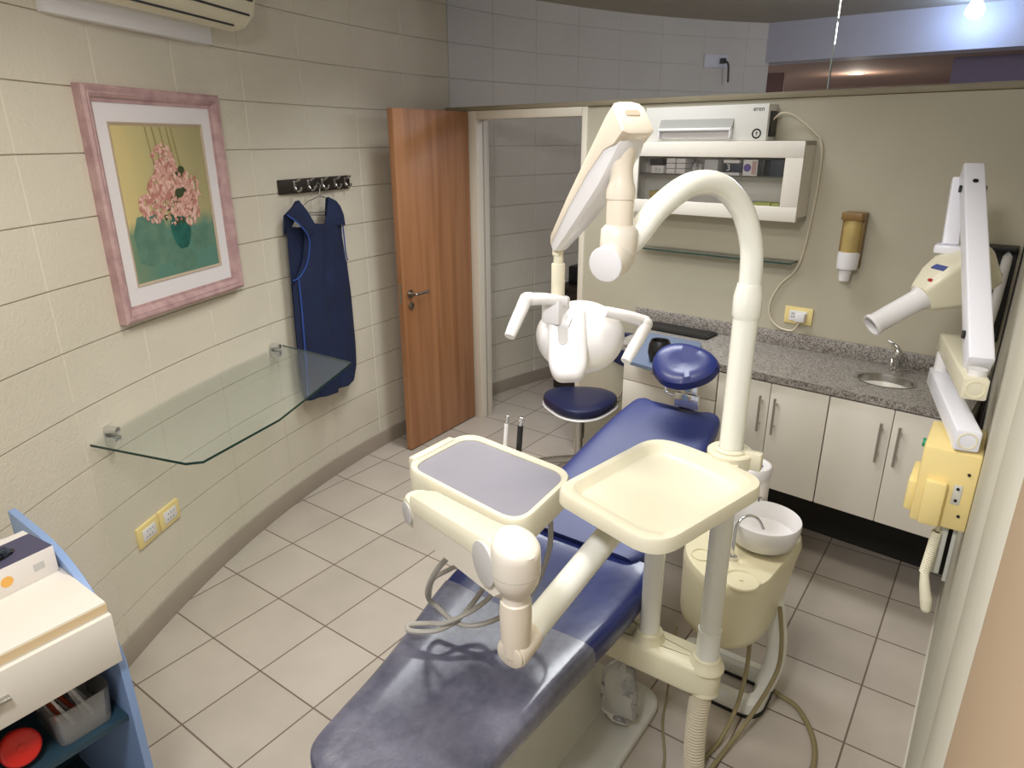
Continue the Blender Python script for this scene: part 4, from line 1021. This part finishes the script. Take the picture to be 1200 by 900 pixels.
annulus(m, (pp.x, pp.y), .031, .058, tz2 - .03, tz2 + .012); annulus(m, (pp.x, pp.y), .031, .042, tz2 + .01, tz2 + .020); m.box(pp.x + .036, pp.x + .082, pp.y - .012, pp.y + .012, tz2 - .028, tz2 + .022, .005)
m.box(pp.x - .04, pp.x + .04, 1.565, 1.60, tz2 - .034, tz2 - .004, .006)
part('clamp_ring', m, 'cream', tt)

# ------------------------------------------------------------------ operating lamp
ol = thing('operating_lamp', 'white dental operating lamp on the curved ivory arm above the chair', 'dental lamp', (pp.x, pp.y, 1.5))
el = V((-.631, 1.212, 1.597))
m = MB(); m.tube([(pp.x, pp.y, 1.44), (pp.x, pp.y, 1.53), (-.487, 1.625, 1.60), (-.506, 1.592, 1.675), (-.538, 1.525, 1.728), (-.572, 1.44, 1.732), (-.600, 1.350, 1.69), (-.615, 1.290, 1.642), (-.628, 1.240, 1.610)], [.0262] * 9, n=24, sub=8); part('curved_arm', m, 'tube', ol)
dE = V((.002, -.080, -.012)).normalized()
m = MB(); m.cyl(el - dE * .03, el + dE * .022, .035, n=28, b=.004)
sx2, sy2 = el.x - .002, el.y + .030
m.lathe([(.024, 1.575), (.036, 1.60), (.0375, 1.63), (.036, 1.655), (.030, 1.662), (.028, 1.664)], T=Matrix.Translation((sx2, sy2, 0)), n=28)
part('elbow', m, 'peach2', ol)
m = MB(); m.cyl(el + dE * .022, el + dE * .031, .036, n=32, b=.005); part('end_cap', m, 'whitep', ol)
m = MB(); m.lathe([(.027, 1.66), (.027, 1.71), (.0265, 1.712), (.0285, 1.714), (.0285, 1.73), (.023, 1.748), (.021, 1.768), (.024, 1.79), (.031, 1.815)], T=Matrix.Translation((sx2, sy2, 0)), n=28); part('stub', m, 'peach', ol)
aA = V((sx2 - .006, sy2 + .004, 1.836)); aB = V((-.872, 1.386, 1.588)); da = (aB - aA).normalized(); LA = (aB - aA).length
up = V((0, 0, 1)); up = (up - da * up.dot(da)).normalized(); sd = da.cross(up)
m = MB(); m.loft([armsec(aA + da * f * LA, w_, hb, ht) for f, w_, hb, ht in ((-.125, .031, .032, .028), (-.115, .034, .036, .034), (-.02, .034, .033, .037), (.08, .032, .014, .036), (.3, .029, .004, .033), (.6, .025, .001, .028), (.95, .017, .0, .020), (1.0, .012, .0, .012))]); part('arm_cover', m, 'peach', ol)
m = MB(); m.loft([armsec(aA + da * f * LA, w_, hb, .0) for f, w_, hb in ((-.07, .026, .034), (.03, .030, .044), (.25, .028, .048), (.6, .024, .040), (.95, .015, .024), (1.0, .012, .014))]); part('arm_shell', m, 'whitep', ol)
m = MB(); c = aA - da * .125 * LA + up * .005; m.T = look(aA - da * (.1245 * LA) + up * .004, -da, up); m.prism(rrect(-.016, .016, -.008, .006, .005, 4), 0, .002, .0008, 1); part('arm_recess', m, 'gold', ol)
ax, ay = -.866, 1.390
m = MB(); m.cyl((ax, ay, 1.535), (ax, ay, 1.60), .012, n=16); m.cyl((ax, ay, 1.462), (ax, ay, 1.545), .0165, n=20, b=.002); m.box(ax - .009, ax + .009, ay - .0135, ay - .010, 1.565, 1.58); part('stem', m, 'cream', ol)
# head
hcn = V((-.829, 1.439, 1.371)); bk = V((.42, -.74, .52)).normalized()
T = look(hcn, bk)
head = MB(T)
head.loft([[(sx * r * cos(2 * pi * k / 48), sy * r * sin(2 * pi * k / 48) * (1.12 if sin(2 * pi * k / 48) < 0 else 1), z) for k in range(48)] for r, z, sx, sy in [(.108, -.055, 1, .78), (.112, -.05, 1, .78), (.113, -.035, 1, .78), (.105, .0, 1, .78), (.086, .026, 1, .78), (.055, .042, 1, .78), (.0005, .047, 1, .78)]])
hd = part('lamp_head', head, 'whitep', ol)
m = MB(T); m.prism(roundpoly([(-.047, .055), (.047, .055), (.047, -.095), (.03, -.128), (-.03, -.128), (-.047, -.095)], [.02, .02, .03, .04, .04, .03], 6), .0, .062, .014, 4, T=Matrix.Translation((-.032, -.008, 0)) @ Matrix.Rotation(radians(4), 4, 'Z')); part('rear_housing', m, 'whitep', hd)
m = MB(T); m.prism(rrect(-.012, .012, -.045, .02, .011, 6), .0625, .064, .0005, 1, T=Matrix.Translation((-.042, -.008, 0)) @ Matrix.Rotation(radians(4), 4, 'Z')); part('slot', m, 'greyp', hd)
m = MB(T @ Matrix.Translation((.0, 0, -.054))); m.lathe([(.0005, 0), (.1, 0), (.1, -.003), (.0005, -.004)], n=40, sy=.85); part('reflector', m, 'chrome', hd)
m = MB(); m.box(ax - .026, ax + .026, ay - .036, ay + .020, 1.400, 1.466, .008); m.tube([(ax, ay - .005, 1.42), (ax + .02, ay - .0, 1.40), (ax + .035, ay + .005, 1.395)], .024, n=16); part('yoke', m, 'whitep', ol)
def hdl(pts): 
    m = MB(); m.tube(pts, [.013, .0145, .0155, .016, .0155, .0145, .0125], n=14, sub=6); m.ball(pts[3], .0175, n=14, m=8); return part('handle', m, 'whitep', hd)
hdl([(-.84, 1.385, 1.455), (-.872, 1.345, 1.465), (-.892, 1.320, 1.467), (-.901, 1.306, 1.467), (-.903, 1.285, 1.442), (-.902, 1.255, 1.411), (-.900, 1.236, 1.392)])
hdl([(-.755, 1.425, 1.435), (-.722, 1.475, 1.418), (-.698, 1.506, 1.404), (-.686, 1.512, 1.396), (-.686, 1.485, 1.370), (-.688, 1.445, 1.342), (-.690, 1.420, 1.322)])

# ------------------------------------------------------------------ cuspidor unit
cu = thing('cuspidor', 'ivory spittoon unit with a white bowl beside the chair', 'spittoon', (-.5, 1.98, 0))
loop = [(-.70, 1.885), (-.40, 1.885), (-.365, 1.93), (-.365, 2.05), (-.40, 2.10), (-.70, 2.10)]
m = MB(); lp = roundpoly(loop, [.05] * 6, 4); li = roundpoly([(-.66, 1.935), (-.425, 1.935), (-.415, 1.95), (-.415, 2.04), (-.425, 2.05), (-.66, 2.05)], [.02] * 6, 4)
m.loft([zr(lp, .012), zr(lp, .05), zr([(a[0] * .75 + b[0] * .25, a[1] * .75 + b[1] * .25) for a, b in zip(lp, li)], .066), zr([(a[0] * .25 + b[0] * .75, a[1] * .25 + b[1] * .75) for a, b in zip(lp, li)], .066), zr(li, .05), zr(li, .012), zr(lp, .012)], caps=False); part('base_loop', m, 'tube', cu)
m = MB(); sc2 = lambda pts, d: [(a[0] + d * (1 if a[0] > -.53 else -1), a[1] + d * (1 if a[1] > 1.99 else -1)) for a in pts]
m.loft([zr(sc2(lp, .004), 0), zr(sc2(lp, .004), .012), zr(sc2(li, -.004), .012), zr(sc2(li, -.004), 0), zr(sc2(lp, .004), 0)], caps=False); part('rubber_foot', m, 'black', cu)
m = MB(); m.tube([(-.39, 2.02, .05), (-.37, 2.025, .14), (-.372, 2.02, .26), (-.40, 2.0, .42)], [.034, .032, .032, .034], n=20); part('column', m, 'tube', cu)
bo = [(-.665, 1.83), (-.50, 1.715), (-.385, 1.80), (-.355, 2.16), (-.42, 2.25), (-.63, 2.26), (-.70, 2.05)]
br = [.10, .12, .09, .08, .08, .08, .12]
cz = .575
Rg = []
for kx_, ky_, z in ((.78, .30, .335), (.85, .38, .343), (.90, .48, .37), (.94, .68, .44), (.98, .88, .52), (1.0, 1.0, cz - .03), (.985, .99, cz - .010), (.95, .96, cz)):
    Rg.append(zr(roundpoly([(-.52 + (p[0] + .52) * kx_, (1.85 + (p[1] - 1.85) * (ky_ if p[1] > 1.9 else kx_))) for p in bo], br, 7), z))
m = MB(); m.loft(Rg); bd = part('body', m, 'cream2', cu)
m = MB(Matrix.Translation((-.455, 1.80, cz + .0005))); m.lathe([(.056, .0), (.054, .005), (.048, .005), (.044, .0), (.040, -.0), (.001, -.0)], n=32, caps=False); m.lathe([(.006, 0), (.006, .004), (.001, .004)], n=12); part('drain_ring', m, 'cream2', bd)
m = MB(Matrix.Translation((-.60, 1.86, cz + .0005))); m.lathe([(.035, 0), (.034, .004), (.030, .004), (.028, 0), (.001, 0)], n=28, caps=False); part('drain_ring', m, 'cream2', bd)
m = MB(Matrix.Translation((-.465, 2.035, 0))); m.lathe([(.05, cz), (.07, cz + .004), (.095, cz + .02), (.110, cz + .06), (.113, cz + .095), (.111, cz + .1), (.108, cz + .095), (.095, cz + .045), (.05, cz + .028), (.001, cz + .026)], n=40); part('bowl', m, 'whitep', cu)
m = MB(); m.tube([(-.512, 1.895, cz), (-.517, 1.900, .62), (-.518, 1.925, .685), (-.498, 1.958, .705), (-.472, 1.978, .692), (-.452, 1.98, .662)], .0052, n=10); part('water_spout', m, 'chrome', cu)
m = MB(); m.tube([(-.535, 1.90, cz), (-.538, 1.902, .66), (-.535, 1.912, .70)], .005, n=10, smooth=False); m.cyl((-.535, 1.90, cz), (-.535, 1.90, cz + .012), .013, n=14); m.cyl((-.512, 1.895, cz), (-.512, 1.895, cz + .012), .013, n=14); part('cup_filler', m, 'chrome', cu)
hose([(-.42, 1.86, .34), (-.415, 1.85, .22), (-.42, 1.80, .10), (-.44, 1.72, .02), (-.46, 1.64, .008)], .007, 'olive', cu)
hose([(-.365, 1.955, .42), (-.345, 1.965, .28), (-.345, 1.95, .17), (-.375, 1.84, .08), (-.41, 1.72, .02), (-.43, 1.60, .008)], .007, 'olive', cu)
hose([(-.358, 2.04, .02), (-.335, 2.045, .009), (-.27, 2.02, .008), (-.205, 1.93, .008), (-.175, 1.82, .008), (-.185, 1.70, .008)], .009, 'olive', cu)
m = MB(); m.tube([(-.648, 1.83, .30), (-.650, 1.81, .10), (-.648, 1.79, .008), (-.62, 1.70, .006), (-.56, 1.58, .006), (-.53, 1.48, .006)], .004, n=7); solo('floor_cable', m, 'olive', 'thin olive cable running along the floor past the chair base', 'cable')

cn = thing('wipes_tub', 'white round tub with a purple mark on its lid behind the white bowl', 'tub', (-.56, 2.175, cz))
m = MB(Matrix.Translation((-.56, 2.175, cz))); m.lathe([(.058, .0), (.061, .004), (.061, .175), (.058, .18)], n=36); part('body', m, 'card', cn)
m = MB(Matrix.Translation((-.56, 2.175, cz))); m.lathe([(.063, .172), (.065, .176), (.065, .20), (.060, .208), (.052, .209), (.050, .206), (.001, .206)], n=36); part('lid', m, 'whitep', cn)
m = MB(Matrix.Translation((-.555, 2.172, cz + .2065))); m.lathe([(.030, 0), (.030, .001), (.001, .001)], n=28, sy=.8); part('lid_mark', m, 'violet', cn)
TL = look((-.56 + .0615 * .55, 2.175 - .0615 * .83, cz + .10), (.55, -.83, 0))
part('lettering', textmb('IBT', .034, TL), 'navycard', cn)

# clear bag hanging from the beam
m = MB(); R_ = random.Random(9); rings = []
for i, (z, w_, d_) in enumerate(((.284, .004, .004), (.275, .02, .01), (.25, .05, .03), (.2, .06, .04), (.14, .062, .045), (.09, .066, .045), (.065, .06, .04), (.056, .05, .03))):
    rings.append([(-.735 + w_ * cos(2 * pi * k / 16) * R_.uniform(.8, 1.1), 1.60 + d_ * sin(2 * pi * k / 16) * R_.uniform(.7, 1.15), z + R_.uniform(-.004, .004)) for k in range(16)])
m.loft(rings); solo('plastic_bag', m, 'film', 'crumpled clear plastic bag hanging under the ivory beam', 'bag')

# ------------------------------------------------------------------ x-ray unit on the right wall
xr = thing('xray_unit', 'white wall mounted dental x-ray machine on folding square arms', 'x-ray machine', (.05, 2.0, .84))
m = MB(); m.box(-.075, .055, 1.93, 2.14, .855, 1.075, .008); ctl = part('control_box', m, 'yellow', xr)
m = MB(); m.box(-.055, -.005, 1.905, 1.932, .862, .99, .008); m.box(-.095, -.07, 1.95, 2.1, .87, .96, .008); part('switch_cover', m, 'yellow', ctl)
m = MB(); m.box(.008, .028, 1.9285, 1.931, .93, .985, .002); part('latch_plate', m, 'padgrey', ctl)
m = MB()
for (x, z) in ((.018, .975), (.018, .942), (.034, 1.02), (.032, .90)): m.cyl((x, 1.9285, z), (x, 1.926, z), .004, n=8)
part('screw', m, 'black', ctl)
m = MB(); m.cyl((-.083, 2.0, 1.055), (-.075, 2.0, 1.055), .012, n=12); part('green_button', m, mat('green_plastic', (40, 140, 100), .4), ctl)
m = MB(); m.box(.0, .02, 1.96, 1.985, .70, .857, .003); m.box(.03, .04, 1.965, 1.98, .68, .857, .002); part('conduit', m, 'padgrey', xr)
def beam(a, b, w, hgt=None, cap=True, upv=(0, 0, 1)):
    a = V(a); b = V(b); d = (b - a).normalized(); T = look(a, d, upv); m = MB(T); L_ = (b - a).length; hgt = hgt or w
    m.prism(rrect(-w / 2, w / 2, -hgt / 2, hgt / 2, .006, 3), 0, L_, .003, 2); return m, T
n1, f1 = V((.014, 1.93, 1.108)), V((-.098, 2.43, 1.118)); n2, f2 = V((.004, 1.97, 1.232)), V((-.090, 2.46, 1.222))
m, T1 = beam(n1, f1, .056); part('lower_arm', m, 'cold', xr)
m, T2_ = beam(n2, f2, .056); part('middle_arm', m, 'cream', xr)
for Tq in (T1, T2_):
    m = MB(Tq); m.lathe([(.018, .0005), (.019, -.001), (.022, -.001), (.023, .0005)], n=24, caps=False); part('end_ring', m, 'cream2', xr)
for c, za, zb, r in (((n1.x - .008, 1.97), 1.07, 1.084, .026), ((-.092, 2.41), 1.14, 1.20, .022), ((.0, 2.01), 1.255, 1.275, .022)):
    m = MB(); m.cyl((c[0], c[1], za), (c[0], c[1], zb), r, n=20); part('pivot', m, 'whitep', xr)
l3, t3 = V((.0, 2.045, 1.275)), V((-.137, 2.672, 1.728))
m, T3 = beam(l3, t3, .058, .060); part('upper_arm', m, 'cold', xr)
m = MB(T3); L3 = (t3 - l3).length
for a, q in ((.10, 1), (L3 - .09, 1)):
    m.cyl((-.030, 0, a), (-.036, 0, a), .011, n=14); m.cyl((.030, 0, a), (.036, 0, a), .011, n=14)
m.cyl((0, -.031, L3 - .09), (0, -.0335, L3 - .09), .008, n=12)
m.cyl((0, .031, L3 - .09), (0, .0335, L3 - .09), .008, n=12)
part('bolt', m, 'black', xr)
m, T4 = beam((-.165, 2.70, 1.70), (-.150, 2.60, 1.50), .046, .04); m.T = Matrix(); m.box(-.19, -.115, 2.565, 2.64, 1.478, 1.505, .006); part('yoke', m, 'cold', xr)
hcx = V((-.116, 2.55, 1.405)); ax_ = V((-.13, -.115, -.10)).normalized()
T5 = look(hcx, ax_)
m = MB(T5)
def hsec(z, w_, h_, r): return [(p[0], p[1], z) for p in rrect(-w_, w_, -h_, h_, r, 5)]
m.loft([hsec(-.11, .05, .055, .02), hsec(-.10, .062, .068, .02), hsec(0, .068, .076, .02), hsec(.05, .062, .066, .02), hsec(.10, .045, .048, .02), hsec(.115, .038, .040, .018)]); hdx = part('tube_head', m, 'cream', xr)
m = MB(T5); m.prism(rrect(-.0692, .0692, .0, .006, .002, 2), -.045, .02); part('seam_band', m, 'cream2', hdx)
m = MB(T5); m.lathe([(.038, .108), (.040, .118), (.034, .13), (.0335, .275), (.037, .28), (.037, .29), (.031, .291), (.030, .20), (.001, .19)], n=32); part('cone', m, 'whitep', hdx)
m = MB(T5); m.cyl((-.02, .0755, .02), (-.02, .079, .02), .006, n=10); m.T = T5 
part('led', MB(T5).box(.02, .034, .052, .058, .082, .090), 'led', hdx)
part('name_plate', MB(T5).box(-.015, .040, .0665, .0705, .028, .048), 'label_blue', hdx)
m = MB(); pts = []
for k in range(160):
    f = k / 159; a = f * 2 * pi * 20; c = V((-.005, 1.955, .83)).lerp(V((-.012, 1.93, .71)), f); pts.append(c + V((cos(a) * .010, sin(a) * .010, 0)))
m.tube(pts, .0035, n=6, smooth=False); m.tube([(-.004, 1.96, .86), (-.004, 1.955, .83)], .006, n=8, smooth=False); part('coiled_cord', m, 'cream', xr)
m = MB(); m.tube([(-.012, 1.93, .715), (-.004, 1.915, .68), (.006, 1.905, .645), (.010, 1.90, .622)], [.010, .013, .015, .013], n=14); m.ball((.0105, 1.90, .622), .013, n=12, m=8); part('hand_switch', m, 'cream', xr)

# dark recess box with two white rods in the corner
bx = thing('rod_holder', 'black wall box with white rods in the corner behind the x-ray arm', 'holder', P(2.82, 0, 1.08), Prot())
m = MB(PT); m.box(2.762, 2.862, -.012, 0, 1.07, 1.445, .003); m.box(2.762, 2.862, -.075, 0, 1.43, 1.445, .003); m.box(2.762, 2.768, -.05, 0, 1.07, 1.44, .002); part('case', m, 'black', bx)
m = MB(PT); m.tube([(2.835, -.045, 1.408), (2.835, -.045, 1.39), (2.83, -.05, 1.2), (2.815, -.055, 1.0)], [.012, .017, .017, .015], n=16); part('rod', m, 'whitep', bx)
m = MB(PT); m.tube([(2.80, -.045, 1.35), (2.80, -.045, 1.335), (2.793, -.05, 1.2), (2.785, -.055, 1.02)], [.008, .012, .012, .011], n=14); part('rod', m, 'whitep', bx)
m = MB(PT); m.tube([(2.80, -.06, 1.34), (2.815, -.066, 1.345), (2.832, -.066, 1.34)], .006, n=8); part('clip', m, 'steel', bx)

# ------------------------------------------------------------------ lamp on the ceiling (above the frame)
lf = thing('ceiling_fixture', 'white rectangular ceiling light hanging above the chair', 'ceiling light', (-1.15, 1.35, 2.5))
m = MB(); m.box(-1.75, -.55, 1.20, 1.50, 2.56, 2.64, .01); part('housing', m, 'whitep', lf)
m = MB()
for x in (-1.5, -.8): m.cyl((x, 1.35, 2.64), (x, 1.35, CEIL), .006, n=8)
part('hanger_rod', m, 'steel', lf)

def area(name, loc, sx, sy, power, col, spread, rot=(0, 0, 0)):
    l = bpy.data.lights.new(name, 'AREA'); l.shape = 'RECTANGLE'; l.size = sx; l.size_y = sy; l.energy = power; l.color = col; l.spread = spread
    o = bpy.data.objects.new(name, l); COL.objects.link(o); o.location = loc; o.rotation_euler = rot; return o
area('fluorescent_light', (-1.15, 1.35, 2.545), 1.15, .26, 19, (1., .95, .86), radians(146))
area('doorway_light', (-1.7, 2.68, 2.6), 1.3, .35, 17, (.93, .96, 1.), radians(112))
area('entrance_light', (-.5, -.1, 2.62), .35, .35, 28, (.97, .97, 1.), radians(160), (radians(24), 0, 0))
def point(name, loc, power, col, r=.06):
    l = bpy.data.lights.new(name, 'POINT'); l.energy = power; l.color = col; l.shadow_soft_size = r
    o = bpy.data.objects.new(name, l); COL.objects.link(o); o.location = loc; return o
point('blue_halo_light', (-.475, 6.02, 2.60), 2.6, (.35, .52, 1.), .04)  # added to throw the stand-in bulb's blue halo onto the beam
point('passage_fill', (-.75, 4.7, 2.45), 15, (.84, .86, 1.), .1)  # unseen ambient fill for the passage, no fixture there
point('white_bulb_fill', (-.125, 4.72, 2.42), 4, (.85, .88, 1.))  # fill added beside the white stand-in bulb
point('spot_light', (-1.49, 7.7, 2.30), 7, (1., .88, .74))

w = bpy.data.worlds.new('World'); SC.world = w; w.use_nodes = True
w.node_tree.nodes['Background'].inputs['Color'].default_value = (.92, .95, 1., 1); w.node_tree.nodes['Background'].inputs['Strength'].default_value = .8

# ------------------------------------------------------------------ camera
cam = bpy.data.cameras.new('Camera'); cam.sensor_fit = 'HORIZONTAL'; cam.sensor_width = 36; cam.lens = 797. / 1200 * 36; cam.clip_start = .01
co = bpy.data.objects.new('Camera', cam); COL.objects.link(co)
p_, r_, yw = .3429, -.004, .6259
fw = V((0, cos(p_), -sin(p_))); u0 = V((0, sin(p_), cos(p_))); x0 = V((1, 0, 0))
x2 = x0 * cos(r_) + u0 * sin(r_); u2 = -x0 * sin(r_) + u0 * cos(r_)
Rz = Matrix.Rotation(yw, 3, 'Z')
co.matrix_world = basis((0, 0, .30 * 6.07), Rz @ x2, Rz @ u2, -(Rz @ fw))
SC.camera = co
SC.view_settings.view_transform = 'Standard'; SC.view_settings.look = 'None'; SC.view_settings.gamma = 1; SC.view_settings.exposure = 0.; SC.view_settings.use_curve_mapping = False
